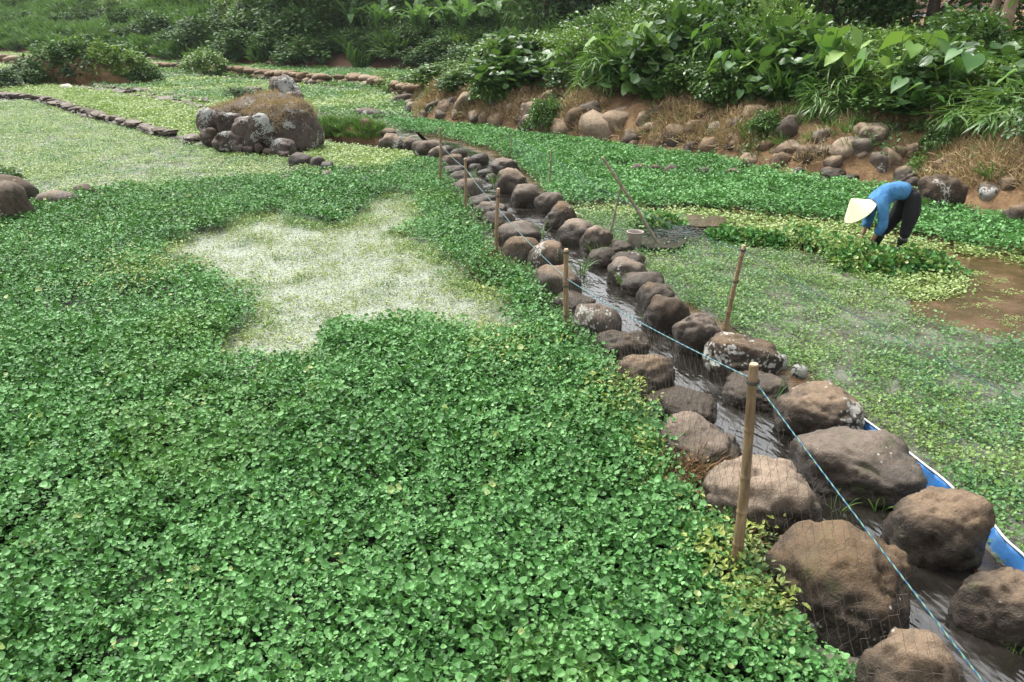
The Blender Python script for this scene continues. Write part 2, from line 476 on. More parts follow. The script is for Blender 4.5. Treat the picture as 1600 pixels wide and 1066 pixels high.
def gh(x, y): return float(ground_h(np.array([[x, y]]))[0])

def terrain(name, poly, x0, x1, y0, y1, step, mat, dz=0.0, extra=0.5):
    xs = np.arange(x0, x1 + step, step); ys = np.arange(y0, y1 + step, step)
    X, Y = np.meshgrid(xs, ys)
    P = np.stack([X.ravel(), Y.ravel()], 1)
    Z = ground_h(P) + dz
    keep = sdf(P, poly) > -extra
    V = np.column_stack([P, Z])
    nx, ny = len(xs), len(ys)
    i, j = np.meshgrid(np.arange(nx - 1), np.arange(ny - 1))
    a = (j * nx + i).ravel()
    F = np.stack([a, a + 1, a + nx + 1, a + nx], 1)
    F = F[keep[F].any(1)]
    o = link(name, mesh_np(name, V, F, smooth=True), mat)
    return prop(o, kind='structure')

def sheet(name, poly, z, mat, kind='structure'):
    V = [(p[0], p[1], z) for p in poly]
    me = bpy.data.meshes.new(name)
    me.from_pydata(V, [], [tuple(range(len(V)))])
    me.update()
    if me.polygons[0].normal.z < 0: me.flip_normals()
    o = link(name, me, mat)
    return prop(o, kind=kind)

sheet('ground', [(-900, -900), (900, -900), (900, 900), (-900, 900)], -0.16, M['mud'])
terrain('earth_bank', BANK, -6, 26, 7, 40, 0.16, M['soil'])
terrain('hillside', HILL, -170, 120, 38, 200, 1.2, M['hill'], dz=-0.02)

def hit(px, py):
    d = ray(px, py); t = np.arange(2.0, 220, 0.06)
    P = np.array((0, 0, CAM_H)) + t[:, None] * d
    g = ground_h(P); g = np.maximum(g, 0.0)
    k = np.argmax(P[:, 2] <= g)
    return P[k] if P[k, 2] <= g[k] else P[-1]

def bank_pt(px, d, poly=None):
    """a point of the bank seen in column px, d metres in from its foot"""
    poly = BANK if poly is None else poly
    r = ray(px, 533.0)
    t = np.arange(4, 170, 0.05)
    # column px of the photograph meets the land where x/depth fits
    for it in range(1):
        u = (px - 800) / FPX
        Y = t
        Z = np.zeros_like(Y)
        depth = Y * CP + (CAM_H - Z) * SP
        X = u * depth
        P = np.stack([X, Y], 1)
        s = sdf(P, poly)
        k = int(np.argmax(s >= d)) if (s >= d).any() else int(np.argmax(s))
        if not (s >= d).any(): print('NO BANK', px, d)
        z = gh(X[k], Y[k])
        X2 = u * (Y[k] * CP + (CAM_H - z) * SP)
    return np.array((X2, Y[k], gh(X2, Y[k])))

# ------------------------------------------------------------------ water
STREAM_L = [(672, 226), (700, 240), (722, 262), (745, 300), (775, 335), (812, 385), (858, 432), (892, 468), (930, 505), (968, 545), (1010, 600),
            (1066, 640), (1100, 700), (1195, 790), (1305, 925), (1430, 1060), (1600, 1260), (1800, 1500)]
STREAM_R = [(2300, 1500), (1800, 1150), (1568, 955), (1470, 830), (1345, 728), (1280, 655), (1180, 600), (1100, 535), (1045, 492), (1005, 446), (975, 415),
            (935, 385), (892, 352), (858, 320), (812, 285), (782, 258), (745, 238), (700, 222)]
STREAM = gpoly(STREAM_L + STREAM_R)
sheet('stream_water', STREAM, 0.012, M['stream'])
SL = STREAM_L[:-1]
left_water = gpoly(SL + [(1700, 1500), (-1500, 1500), (-900, 400), (-700, 84), (0, 84), (300, 101), (600, 114), (700, 120), (640, 160), (640, 195), (660, 220)])
sheet('left_paddy_water', left_water, 0.0, M['paddy'])
right_water = gpoly([(640, 195), (668, 219)] + STREAM_R[::-1][1:-1] + [(2300, 1500), (2600, 1200), (2300, 560)] + BANK_PX[::-1][:14])
right_w = sheet('right_paddy_water', right_water, 0.0, M['muddy'])

L1 = gpoly([(-900, 352), (0, 345), (60, 330), (110, 318), (190, 304), (330, 295), (420, 286), (480, 281), (560, 276), (600, 268), (650, 262), (690, 262),
            (700, 288), (728, 330), (765, 388), (800, 428), (845, 462), (872, 495), (900, 530), (935, 575), (965, 615), (1008, 655), (1035, 715), (1060, 765),
            (1110, 815), (1150, 850), (1195, 905), (1200, 985), (1330, 1068), (1400, 1160), (1500, 1500), (-900, 1500)])
HOLE = gpoly([(262, 385), (300, 372), (345, 362), (378, 342), (430, 338), (490, 348), (520, 356), (556, 347), (578, 312), (620, 300), (652, 318), (668, 350),
              (640, 372), (700, 408), (745, 440), (792, 478), (808, 520), (780, 545), (700, 522), (640, 516), (560, 522), (520, 545), (505, 565), (430, 580), (355, 575), (345, 545),
              (388, 520), (395, 490), (372, 458), (330, 442), (262, 435), (245, 405)])
EDGE = gpoly([(230, 375), (300, 362), (378, 330), (440, 328), (520, 350), (560, 335), (578, 300), (620, 290), (670, 318), (690, 350),
              (680, 375), (740, 410), (800, 455), (830, 510), (800, 560), (700, 545), (560, 545), (520, 575), (430, 600), (330, 590), (325, 545),
              (370, 500), (300, 455), (200, 430), (225, 400)])
sheet('shade_tinted_water', L1, 0.004, M['dark_water'])  # dark sheet with canopy shade put into its colour
sheet('sky_glint_water', EDGE, 0.008, M['sky_glint'])  # sheet whose pale colour carries painted sky reflection


L2 = gpoly([(-700, 175), (0, 160), (50, 156), (100, 168), (200, 195), (320, 228), (450, 248), (510, 264), (560, 272), (480, 278), (330, 292), (190, 301), (110, 315), (0, 342), (-700, 352)])
PALE2 = gpoly([(-700, 185), (0, 168), (60, 172), (150, 192), (220, 225), (330, 262), (300, 285), (150, 300), (60, 318), (0, 330), (-700, 340)])
L2B = gpoly([(490, 222), (560, 232), (640, 240), (680, 250), (690, 262), (600, 266), (560, 268), (520, 258), (470, 248)])
L3 = gpoly([(-700, 128), (0, 134), (100, 137), (200, 147), (330, 170), (345, 205), (330, 222), (200, 190), (100, 160), (40, 151), (0, 149), (-700, 152)])
L4 = gpoly([(185, 120), (300, 122), (420, 130), (520, 142), (610, 152), (650, 170), (640, 190), (560, 188), (480, 172), (330, 165), (200, 143), (140, 136)])
L5 = gpoly([(180, 93), (300, 99), (460, 107), (600, 111), (700, 114), (670, 140), (610, 146), (500, 132), (420, 124), (300, 116), (200, 112)])
L6 = gpoly([(-700, 76), (0, 82), (190, 94), (150, 112), (0, 125), (-700, 120)])
R1 = gpoly([(600, 190), (640, 193), (700, 200), (760, 206), (860, 222), (1000, 239), (1100, 253), (1200, 271), (1300, 290), (1440, 306), (1500, 332), (1600, 357), (2000, 450), (2000, 500), (1600, 402),
            (1500, 388), (1420, 372), (1350, 356), (1250, 343), (1100, 330), (950, 323), (888, 322), (850, 292), (812, 262), (785, 240), (740, 228), (690, 216), (640, 208)])
R3 = gpoly([(888, 322), (950, 323), (1100, 330), (1250, 343), (1350, 356), (1420, 372), (1500, 388), (1600, 402), (2000, 500), (2000, 545), (1600, 413), (1500, 398), (1420, 386), (1390, 394),
            (1300, 392), (1240, 380), (1180, 374), (1135, 366), (1130, 350), (1060, 344), (1000, 348), (940, 342), (900, 338)])
R4 = gpoly([(890, 330), (1000, 345), (1000, 385), (1055, 385), (1100, 372), (1180, 380), (1300, 405), (1360, 432), (1420, 465), (1420, 482), (1480, 512), (1600, 545), (2100, 700), (2100, 1300),
            (1600, 890), (1450, 725), (1350, 655), (1250, 585), (1200, 545), (1135, 505), (1070, 470), (1030, 435), (1000, 405), (955, 375), (925, 352)])
def ragged(poly, step=0.22, amp=0.16):
    out = []
    for a, b in zip(poly, np.roll(poly, -1, axis=0)):
        n = max(1, int(np.hypot(*(b - a)) / step))
        for k in range(n): out.append(a + (b - a) * k / n)
    out = np.array(out)
    return out + amp * np.stack([vnoise(out, 3, 81) + 0.5 * vnoise(out, 11, 82), vnoise(out, 3, 83) + 0.5 * vnoise(out, 11, 84)], 1)
sheet('shallow_paddy_water', ragged(R4), 0.004, M['paddy_r'])
R4B = gpoly([(1330, 425), (1400, 420), (1480, 420), (1518, 452), (1430, 474), (1390, 460)])

# ------------------------------------------------------------------ leaf meshes
def leaf_round(n=8, cup=0.13, notch=0.0):
    V = [(0, 0.5, -cup)]
    for k in range(n):
        a = 2 * math.pi * k / n - math.pi / 2
        r = 0.5 * (1 + 0.05 * math.cos(3 * a + 0.5))
        z = 0.04 * math.sin(2 * a)
        if k == 0: r *= 0.86
        V.append((0.96 * r * math.cos(a), 0.5 + r * math.sin(a), z))
    F = [(0, 1 + k, 1 + (k + 1) % n) for k in range(n)]
    return np.array(V), np.array(F)

def leaf_ovate():
    V = np.array([(0, 0, 0), (-0.26, 0.32, 0.07), (0, 0.35, -0.03), (0.26, 0.32, 0.07), (-0.2, 0.68, 0.02), (0, 0.70, -0.06), (0.2, 0.68, 0.02), (0, 1, -0.16)])
    F = np.array([(0, 2, 1), (0, 3, 2), (1, 2, 5), (1, 5, 4), (2, 3, 6), (2, 6, 5), (4, 5, 7), (5, 6, 7)])
    return V, F

def leaf_rhomb():
    return np.array([(0, 0, 0), (-0.27, 0.45, 0.06), (0.27, 0.45, 0.06), (0, 1, -0.08)]), np.array([(0, 2, 1), (1, 2, 3)])

def leaf_blade():
    V = np.array([(-0.03, 0, 0), (0.03, 0, 0), (-0.028, 0.4, 0.02), (0.028, 0.4, 0.0), (-0.018, 0.75, -0.10), (0.018, 0.75, -0.12), (0, 1, -0.30)])
    F = np.array([(0, 1, 3), (0, 3, 2), (2, 3, 5), (2, 5, 4), (4, 5, 6)])
    return V, F

def cloud(tm, pos, az, tilt, roll, size, tint, width=1.0):
    """one leaf copy per row; tilt = pitch of the blade above the level"""
    tv, tf = tm
    n = len(pos)
    tv = tv * np.array((width, 1, 1))
    ca, sa, ct, st, cr, sr = np.cos(az), np.sin(az), np.cos(tilt), np.sin(tilt), np.cos(roll), np.sin(roll)
    z0 = np.zeros(n); o1 = np.ones(n)
    def mk(a): return np.stack([np.stack(r, -1) for r in a], -2)
    Ry = mk([[cr, z0, sr], [z0, o1, z0], [-sr, z0, cr]])
    Rx = mk([[o1, z0, z0], [z0, ct, -st], [z0, st, ct]])
    Rz = mk([[ca, -sa, z0], [sa, ca, z0], [z0, z0, o1]])
    Rm = Rz @ Rx @ Ry
    V = np.einsum('nij,kj->nki', Rm, tv) * size[:, None, None] + pos[:, None, :]
    F = tf[None] + (np.arange(n) * len(tv))[:, None, None]
    T = np.repeat(tint, len(tv))
    return V.reshape(-1, 3), F.reshape(-1, 3), T

def U(a, b, n): return RNG.uniform(a, b, n)

def sprig(name, tm, nl, rad, h, smin, smax, mat, flat=1.0, lo=0.35):
    r = rad * np.sqrt(U(0, 1, nl)); a = U(0, 6.283, nl)
    zf = lo + (1 - lo) * U(0, 1, nl) ** 0.7
    pos = np.stack([r * np.cos(a), r * np.sin(a), h * zf], 1)
    az = a - math.pi / 2 + U(-0.9, 0.9, nl)
    tilt = U(-0.55, 0.75, nl) * flat
    V, F, T = cloud(tm, pos, az, tilt, U(-0.45, 0.45, nl) * flat, smin + (smax - smin) * U(0, 1, nl) ** 1.4, np.clip(RNG.normal(0.5, 0.24, nl), 0, 1))
    me = mesh_np(name, V, F, T)
    me.materials.append(mat)
    return bpy.data.objects.new(name, me)

def kinds(name, obs):
    c = bpy.data.collections.new(name)
    for o in obs: c.objects.link(o)
    return c

K_near = kinds('near_sprigs', [sprig('cress_sprig', leaf_round(9, 0.16), 32, 0.088, 0.21 + 0.04 * (i % 3 - 1), 0.014, 0.052 - 0.006 * (i % 3), M['cress'], flat=1.4) for i in range(12)])
K_mid = kinds('mid_sprigs', [sprig('cress_sprig', leaf_round(6, 0.14), 36, 0.125, 0.21, 0.020, 0.048, M['cress'], flat=1.4) for _ in range(8)])
K_far = kinds('far_sprigs', [sprig('field_sprig', leaf_round(5, 0.12), 62, 0.20, 0.18, 0.026, 0.056, M['cress_far'], flat=1.3) for _ in range(7)])
K_young = kinds('young_sprigs', [sprig('young_sprig', leaf_round(5, 0.1), 26, 0.13, 0.05, 0.013, 0.032, M['young'], lo=0.1) for _ in range(6)])
K_young2 = kinds('speckle_sprigs', [sprig('speckle_sprig', leaf_round(5, 0.1), 28, 0.13, 0.05, 0.013, 0.034, M['yellow'] if i % 3 else M['young_green'], lo=0.1) for i in range(8)])
K_yg = kinds('short_sprigs', [sprig('short_sprig', leaf_round(5, 0.1), 30, 0.13, 0.07, 0.014, 0.036, M['young_green'], lo=0.1) for _ in range(6)])
K_yellow = kinds('yellow_sprigs', [sprig('yellow_sprig', leaf_round(5, 0.1), 30, 0.20, 0.06, 0.03, 0.055, M['yellow'], lo=0.1) for _ in range(6)])
K_yfar = kinds('far_yellow_sprigs', [sprig('far_yellow_sprig', leaf_round(4, 0.1), 60, 0.42, 0.07, 0.05, 0.09, M['yellow'], lo=0.1) for _ in range(5)])
K_gfar = kinds('far_green_sprigs', [sprig('far_green_sprig', leaf_round(4, 0.1), 60, 0.42, 0.12, 0.05, 0.10, M['young_green'], lo=0.1) for _ in range(5)])
K_yellow1 = kinds('yellowed_leaf_sets', [sprig('yellowed_leaf', leaf_round(8, 0.15), 3, 0.05, 0.06, 0.02, 0.045, M['yellow'], flat=1.4, lo=0.1) for _ in range(4)])
K_patch = kinds('patch_sprigs', [sprig('starved_sprig', leaf_ovate(), 9, 0.07, 0.055, 0.014, 0.034, M['patch'], lo=0.05, flat=1.3) for _ in range(6)])

def blades(name, nb, rad, h, mat, spread=0.5, width=1.0):
    r = rad * np.sqrt(U(0, 1, nb)); a = U(0, 6.283, nb)
    pos = np.stack([r * np.cos(a), r * np.sin(a), np.zeros(nb)], 1)
    az = a - math.pi / 2 + U(-0.8, 0.8, nb)
    V, F, T = cloud(leaf_blade(), pos, az, math.pi / 2 - U(0.05, spread, nb), U(-1.5, 1.5, nb), h * U(0.55, 1.1, nb), U(0, 1, nb), width)
    return V, F, T

def blade_obj(name, *a, **k):
    V, F, T = blades(name, *a, **k)
    me = mesh_np(name, V, F, T); me.materials.append(a[3])
    return bpy.data.objects.new(name, me)

K_hill = kinds('hill_tufts', [blade_obj('hill_tuft', 70, 0.7, 1.0, M['hill_grass'], spread=0.9, width=2.6) for _ in range(5)])
K_straw = kinds('straw_tufts', [blade_obj('straw_tuft', 26, 0.16, 0.22, M['straw'], spread=1.5, width=1.3) for _ in range(5)])
K_grass = kinds('grass_tufts', [blade_obj('grass_tuft', 30, 0.10, 0.28, M['grass'], spread=0.8) for _ in range(5)])
K_dead = kinds('dead_tufts', [blade_obj('dead_tuft', 14, 0.08, 0.26, M['dead_weed'], spread=0.9, width=0.8) for _ in range(4)] +
               [sprig('dead_sprig', leaf_ovate(), 16, 0.09, 0.2, 0.02, 0.045, M['dead_weed'], lo=0.1, flat=1.4) for _ in range(2)])
K_weed = kinds('weed_sprigs', [sprig('weed_sprig', leaf_ovate(), 26, 0.13, 0.16, 0.03, 0.085, M['shrub'], lo=0.1) for _ in range(5)])

_groups = {}
def scatter_group(coll):
    if coll.name in _groups: return _groups[coll.name]
    g = bpy.data.node_groups.new('scatter_' + coll.name, 'GeometryNodeTree')
    g.interface.new_socket('Geometry', in_out='INPUT', socket_type='NodeSocketGeometry')
    g.interface.new_socket('Geometry', in_out='OUTPUT', socket_type='NodeSocketGeometry')
    n, l = g.nodes, g.links
    gi = n.new('NodeGroupInput'); go = n.new('NodeGroupOutput')
    ci = n.new('GeometryNodeCollectionInfo')
    ci.inputs['Collection'].default_value = coll
    ci.inputs['Separate Children'].default_value = True
    ci.inputs['Reset Children'].default_value = True
    ip = n.new('GeometryNodeInstanceOnPoints')
    ip.inputs['Pick Instance'].default_value = True
    def attr(nm, t):
        a = n.new('GeometryNodeInputNamedAttribute'); a.data_type = t; a.inputs['Name'].default_value = nm
        return a.outputs['Attribute']
    l.new(gi.outputs[0], ip.inputs['Points'])
    l.new(ci.outputs[0], ip.inputs['Instance'])
    l.new(attr('pick', 'INT'), ip.inputs['Instance Index'])
    l.new(attr('turn', 'FLOAT_VECTOR'), ip.inputs['Rotation'])
    l.new(attr('size', 'FLOAT_VECTOR'), ip.inputs['Scale'])
    l.new(ip.outputs[0], go.inputs[0])
    _groups[coll.name] = g
    return g

COUNTS = {}
def scatter(name, P, coll, size=1.0, sv=0.25, tilt=0.15, flat=None):
    n = len(P)
    COUNTS[name] = n
    me = bpy.data.meshes.new(name)
    me.vertices.add(n); me.vertices.foreach_set('co', np.ascontiguousarray(P, dtype=np.float32).ravel())
    a = me.attributes.new('pick', 'INT', 'POINT'); a.data.foreach_set('value', RNG.integers(0, 1000, n).astype(np.int32))
    rot = np.stack([RNG.normal(0, tilt, n), RNG.normal(0, tilt, n), U(0, 6.283, n)], 1)
    a = me.attributes.new('turn', 'FLOAT_VECTOR', 'POINT'); a.data.foreach_set('vector', rot.astype(np.float32).ravel())
    s = (np.asarray(size) * U(1 - sv, 1 + sv, n))
    s = np.stack([s, s, s * (1 if flat is None else flat)], 1)
    a = me.attributes.new('size', 'FLOAT_VECTOR', 'POINT'); a.data.foreach_set('vector', s.astype(np.float32).ravel())
    me.update()
    o = link(name, me)
    md = o.modifiers.new('scatter', 'NODES'); md.node_group = scatter_group(coll)
    return o

def seen(P, m=1.28, near=1.2):
    """inside the view with a wide margin"""
    z = P[:, 2] if P.shape[1] > 2 else 0
    depth = P[:, 1] * CP + (CAM_H - z) * SP
    return (depth > near) & (np.abs(P[:, 0]) / np.maximum(depth, 0.1) < 0.643 * m) & ((P[:, 1] * SP - (CAM_H - z) * CP) / np.maximum(depth, 0.1) > -0.428 * 1.25)

def pts_in(poly, dens, holes=(), ymin=0, ymax=1e9):
    lo, hi = poly.min(0), poly.max(0)
    lo = np.maximum(lo, [-75, max(1.0, ymin)]); hi = np.minimum(hi, [60, min(90, ymax)])
    n = int((hi[0] - lo[0]) * (hi[1] - lo[1]) * dens)
    if n <= 0: return np.zeros((0, 3))
    P = np.stack([U(lo[0], hi[0], n), U(lo[1], hi[1], n)], 1)
    P = P[seen(P)]
    P = P[inside(P + 0.06 * np.stack([vnoise(P, 6, 1), vnoise(P, 6, 2)], 1), poly)]
    for h in holes:
        P = P[~inside(P + 0.10 * np.stack([vnoise(P, 5, 5), vnoise(P, 5, 6)], 1), h)]
    return np.column_stack([P, np.zeros(len(P))])

def und(P, k=0.5): return 1.02 + 0.09 * vnoise(P, 1.8, 11) + 0.10 * vnoise(P, 6, 12)

def stuff(o, label, cat='plants'):
    return prop(o, label, cat, kind='stuff')

# left paddy
P = pts_in(L1, 205, [HOLE], ymax=7.5)
stuff(scatter('watercress_bed', P, K_near, size=und(P) * 1.02, sv=0.18), 'dense bed of dark green watercress filling the near left paddy', 'watercress')
P = pts_in(L1, 90, [HOLE], ymin=7.5)
stuff(scatter('watercress_bed', P, K_mid, size=und(P), sv=0.18), 'dense green watercress round the far side of the bare patch', 'watercress')
P = pts_in(L1, 9, [HOLE]); P[:, 2] = 0.16
stuff(scatter('yellowed_leaves', P, K_yellow1, size=1.0, sv=0.4), 'scattered yellowed leaves in the near watercress bed', 'leaves')
# fringe of yellowing plants at the rim of the bare patch
P = pts_in(EDGE, 150)
P = P[(~inside(P[:, :2], HOLE)) | (pdist(P[:, :2], HOLE) < 0.35)]
P = P[vnoise(P, 3, 21) + U(-0.6, 0.6, len(P)) > -0.1]
stuff(scatter('yellowing_watercress', P, K_young, size=1.1, sv=0.3), 'yellowing low watercress round the rim of the bare pale patch', 'watercress')
P = pts_in(HOLE, 340)
P = P[vnoise(P, 4, 23) * 0.9 + U(-1.5, 1.5, len(P)) + np.clip(0.6 - pdist(P[:, :2], HOLE), 0, 1) > 0.15]
stuff(scatter('starved_watercress', P, K_patch, size=1.0, sv=0.35), 'thin yellow green sprouts scattered over the bare pale water patch', 'watercress')
P = pts_in(HOLE, 26)
P = P[vnoise(P, 4, 23) * 0.9 + U(-0.6, 0.6, len(P)) > 0.5]
stuff(scatter('watercress_clumps', P, K_young, size=0.7, sv=0.4), 'small green cress clumps dotted over the bare pale patch', 'watercress')

P = pts_in(L2, 120)
P = P[vnoise(P, 1.2, 31) * 0.5 + vnoise(P, 4, 32) * 0.5 + U(-0.9, 0.9, len(P)) > -0.30]
stuff(scatter('young_watercress', P, K_young2, size=1.05, sv=0.3), 'speckled yellow green young watercress in the middle left paddy', 'watercress')
P = pts_in(L2B, 90)
stuff(scatter('young_watercress', P, K_yellow, size=0.9, sv=0.3), 'yellow green young watercress right of the boulder mound', 'watercress')
P = pts_in(L3, 30)
stuff(scatter('pale_watercress', P, K_yfar, size=0.9, sv=0.3), 'pale yellow green watercress strip between the two slab walls', 'watercress')
P = pts_in(L4, 12); k = vnoise(P, 0.7, 41) > 0.1
stuff(scatter('pale_watercress', P[k], K_yfar, size=1, sv=0.3), 'yellow green watercress patches behind the boulder mound', 'watercress')
stuff(scatter('far_watercress', P[~k], K_gfar, size=1, sv=0.3), 'green watercress patches behind the boulder mound', 'watercress')
P = pts_in(L5, 8)
stuff(scatter('far_watercress', P, K_gfar, size=1.1, sv=0.3), 'green watercress strip below the far hillside', 'watercress')
P = pts_in(L6, 6)
stuff(scatter('pale_watercress', P, K_yfar, size=1.1, sv=0.3), 'pale watercress field beyond the vine covered mound', 'watercress')

# right paddies
GAP = gpoly([(965, 262), (1100, 268), (1235, 277), (1300, 292), (1300, 297), (1230, 284), (1100, 274), (965, 267)])
P = pts_in(R1, 42, [GAP])
stuff(scatter('field_watercress', P, K_far, size=und(P), sv=0.15), 'dense bright green watercress field below the stony bank', 'watercress')
P = pts_in(R3, 60)
stuff(scatter('cut_watercress', P, K_yellow, size=0.9, sv=0.3), 'pale yellow freshly cut watercress beside the bending worker', 'watercress')
P = pts_in(R4, 165)
q = vnoise(P, 1.1, 51) * 0.5 + vnoise(P, 3.5, 52) * 0.6
near_edge = np.clip((pdist(P[:, :2], gpoly([(925, 352), (1000, 405), (1070, 470), (1200, 545), (1350, 655), (1450, 725), (1600, 890), (2100, 1300)]), False)), 0, 3)
P = P[q + U(-0.9, 0.9, len(P)) + np.clip(0.5 - near_edge * 0.4, 0, 1) > -0.35]
kk = U(0, 1, len(P)) < 0.45 + 0.3 * vnoise(P, 0.8, 53)
stuff(scatter('short_watercress', P[kk], K_yg, size=1.0, sv=0.3), 'short green watercress speckling the shallow right paddy', 'watercress')
stuff(scatter('young_watercress', P[~kk], K_young, size=1.0, sv=0.3), 'short yellow green watercress mixed over the shallow right paddy', 'watercress')
P = pts_in(R4B, 110)
stuff(scatter('floating_watercress', P, K_yellow, size=0.8, sv=0.3), 'pale cut cress floating at the tip of the brown water', 'watercress')
bits = []
for px, py in [(1525, 430), (1560, 440), (1545, 470), (1580, 505), (1590, 515), (1500, 425), (1570, 455), (1510, 430), (1575, 500), (1530, 480)]:
    c = gp(px, py)
    for _ in range(5): bits.append(c + np.array((random.gauss(0, .12), random.gauss(0, .06), 0)))
stuff(scatter('floating_watercress', np.array(bits), K_yellow, size=0.35, sv=0.4, flat=0.5), 'loose green sprigs adrift on the open brown water', 'watercress')

# ------------------------------------------------------------------ stones
def ico(sub):
    import bmesh
    bm = bmesh.new(); bmesh.ops.create_icosphere(bm, subdivisions=sub, radius=1.0)
    V = np.array([v.co[:] for v in bm.verts]); F = np.array([[v.index for v in f.verts] for f in bm.faces])
    bm.free()
    return V, F
ICO = {s: ico(s) for s in (2, 3, 4, 5)}

def stone_shape(seed, sub=3, blocky=2.6, rough=0.20, fine=0.035):
    V, F = ICO[sub]
    r = random.Random(seed)
    off = Vector((r.uniform(-50, 50), r.uniform(-50, 50), r.uniform(-50, 50)))
    n = (np.abs(V) ** blocky).sum(1) ** (-1 / blocky)
    W = V * n[:, None]
    cuts = []
    for k in range(5):
        d = Vector((r.gauss(0, 1), r.gauss(0, 1), r.gauss(0.1, 0.8))).normalized()
        cuts.append((np.array(d), r.uniform(0.80, 1.0)))
    for d, c in cuts:          # worn facets
        p = W @ d
        ex = np.clip(p - c, 0, None)
        W = W - ex[:, None] * d * 0.75
    out = np.empty_like(W)
    for i, p in enumerate(W):
        v = Vector(p)
        a = noise.noise(v * 1.1 + off) * rough + noise.noise(v * 2.6 + off) * rough * 0.45
        if sub >= 3: a += noise.noise(v * 6 + off) * fine + noise.noise(v * 14 + off) * fine * 0.5
        pit = noise.noise(v * 3.7 - off)
        if pit > 0.34: a -= (pit - 0.34) * 0.34
        a -= max(0.0, 0.09 - abs(noise.noise(v * 1.5 + off * 2))) * 0.55 * (rough / 0.16)
        if sub >= 4: a += abs(noise.noise(v * 9 - off)) * fine * 1.3
        out[i] = p * (1 + a)
    return out, F

def fit_stone(S, box, yaw=0.0, aspect=0.85, tall=None, zc=0.35, tilt=0.0):
    """scale and place a stone so that what stands out of the water covers the photo's box"""
    x0, y0, x1, y1 = box
    c, s = math.cos(yaw), math.sin(yaw)
    Rz = np.array(((c, -s, 0), (s, c, 0), (0, 0, 1)))
    ct, st = math.cos(tilt), math.sin(tilt)
    Ry = np.array(((ct, 0, st), (0, 1, 0), (-st, 0, ct)))
    w = 0.5; h = 0.35
    cx, cy = (x0 + x1) / 2, y1 - 0.3 * (y1 - y0)
    for it in range(14):
        sc = np.array((w, w * aspect, h))
        W = (S * sc) @ (Rz @ Ry).T
        b = gp(cx, cy)
        W = W + np.array((b[0], b[1], zc * h))
        vis = W[W[:, 2] > -0.01]
        q = proj(vis)
        lo, hi = q.min(0), q.max(0)
        w *= np.clip((x1 - x0) / (hi[0] - lo[0]), 0.7, 1.4)
        rh = (y1 - y0) / (hi[1] - lo[1])
        h *= np.clip(rh, 0.75, 1.3)
        h = min(max(h, 0.35 * w), 1.15 * w)
        cx += ((x0 + x1) - (lo[0] + hi[0])) / 2
        cy += ((y0 + y1) - (lo[1] + hi[1])) / 2 * 0.8
    return W, b

def place_stone(name, box, seed, mat, sub=3, yaw=None, aspect=None, lichen=0.0, zc=0.35, parent=None, **kw):
    r = random.Random(seed)
    S, F = stone_shape(seed, sub, **kw)
    yaw = R(r.uniform(-25, 25)) if yaw is None else R(yaw)
    W, b = fit_stone(S, box, yaw, aspect if aspect else r.uniform(0.72, 0.95), zc=zc, tilt=R(r.uniform(-8, 8)))
    b = np.array((b[0], b[1], 0))
    o = link(name, mesh_np(name, W - b, F, smooth=True), mat, parent, tuple(b))
    o['lichen'] = float(lichen)
    return o

ORD = ['first', 'second', 'third', 'fourth', 'fifth', 'sixth', 'seventh', 'eighth', 'ninth', 'tenth', 'eleventh', 'twelfth', 'thirteenth', 'fourteenth', 'fifteenth',
       'sixteenth', 'seventeenth', 'eighteenth', 'nineteenth', 'twentieth', 'twenty-first', 'twenty-second', 'twenty-third', 'twenty-fourth', 'twenty-fifth', 'twenty-sixth', 'twenty-seventh']
LEFT_ROW = [ # box, look
    ((1335, 975, 1535, 1160), 'rough pitted brown boulder cut off by the picture bottom', 0.1, -30),
    ((1198, 812, 1422, 1010), 'largest elongated brown boulder with dark hollows on top', 0.1, -32),
    ((1098, 710, 1284, 852), 'broad domed tan boulder just behind the tall bamboo stake', 0, None),
    ((1028, 642, 1160, 742), 'smooth light brown boulder behind the net', 0, -15),
    ((1008, 602, 1120, 662), 'low dark topped boulder squeezed between two domed ones', 0, -10),
    ((951, 553, 1056, 626), 'round tan domed boulder', 0, None),
    ((922, 515, 1016, 572), 'mottled dark brown boulder', 0.2, None),
    ((890, 472, 968, 540), 'dark mossy boulder streaked with grey', 0.5, None),
    ((864, 452, 928, 490), 'small low boulder behind the bamboo stake', 0, None),
    ((836, 412, 906, 468), 'squared light brown boulder left of the bamboo stake', 0, None),
    ((826, 374, 884, 430), 'pointed boulder with a grey streaked side', 0.8, 20),
    ((786, 368, 842, 420), 'round smooth brown boulder in the net', 0, None),
    ((772, 344, 842, 384), 'wide brown boulder beside the grass blades', 0, None),
    ((756, 328, 804, 356), 'small brown boulder behind the third stake', 0, None),
    ((742, 314, 792, 342), 'flat topped brown boulder', 0, None),
    ((730, 302, 778, 326), 'low dark brown boulder', 0, None),
    ((705, 278, 756, 310), 'rounded brown boulder with dark foot', 0, None),
    ((702, 266, 736, 288), 'small squat brown boulder', 0, None),
    ((690, 258, 730, 278), 'low oval brown boulder', 0, None),
    ((688, 240, 727, 266), 'smooth domed brown boulder behind the slim stake', 0, None),
    ((668, 228, 702, 256), 'grey flecked boulder', 0.3, None),
    ((645, 219, 690, 246), 'wide dark boulder at the bend', 0.2, None),
    ((628, 215, 656, 236), 'small dark boulder at the bend', 0, None),
    ((592, 208, 632, 235), 'brown boulder with a white lichen side by the grassy hump', 0.8, None),
]
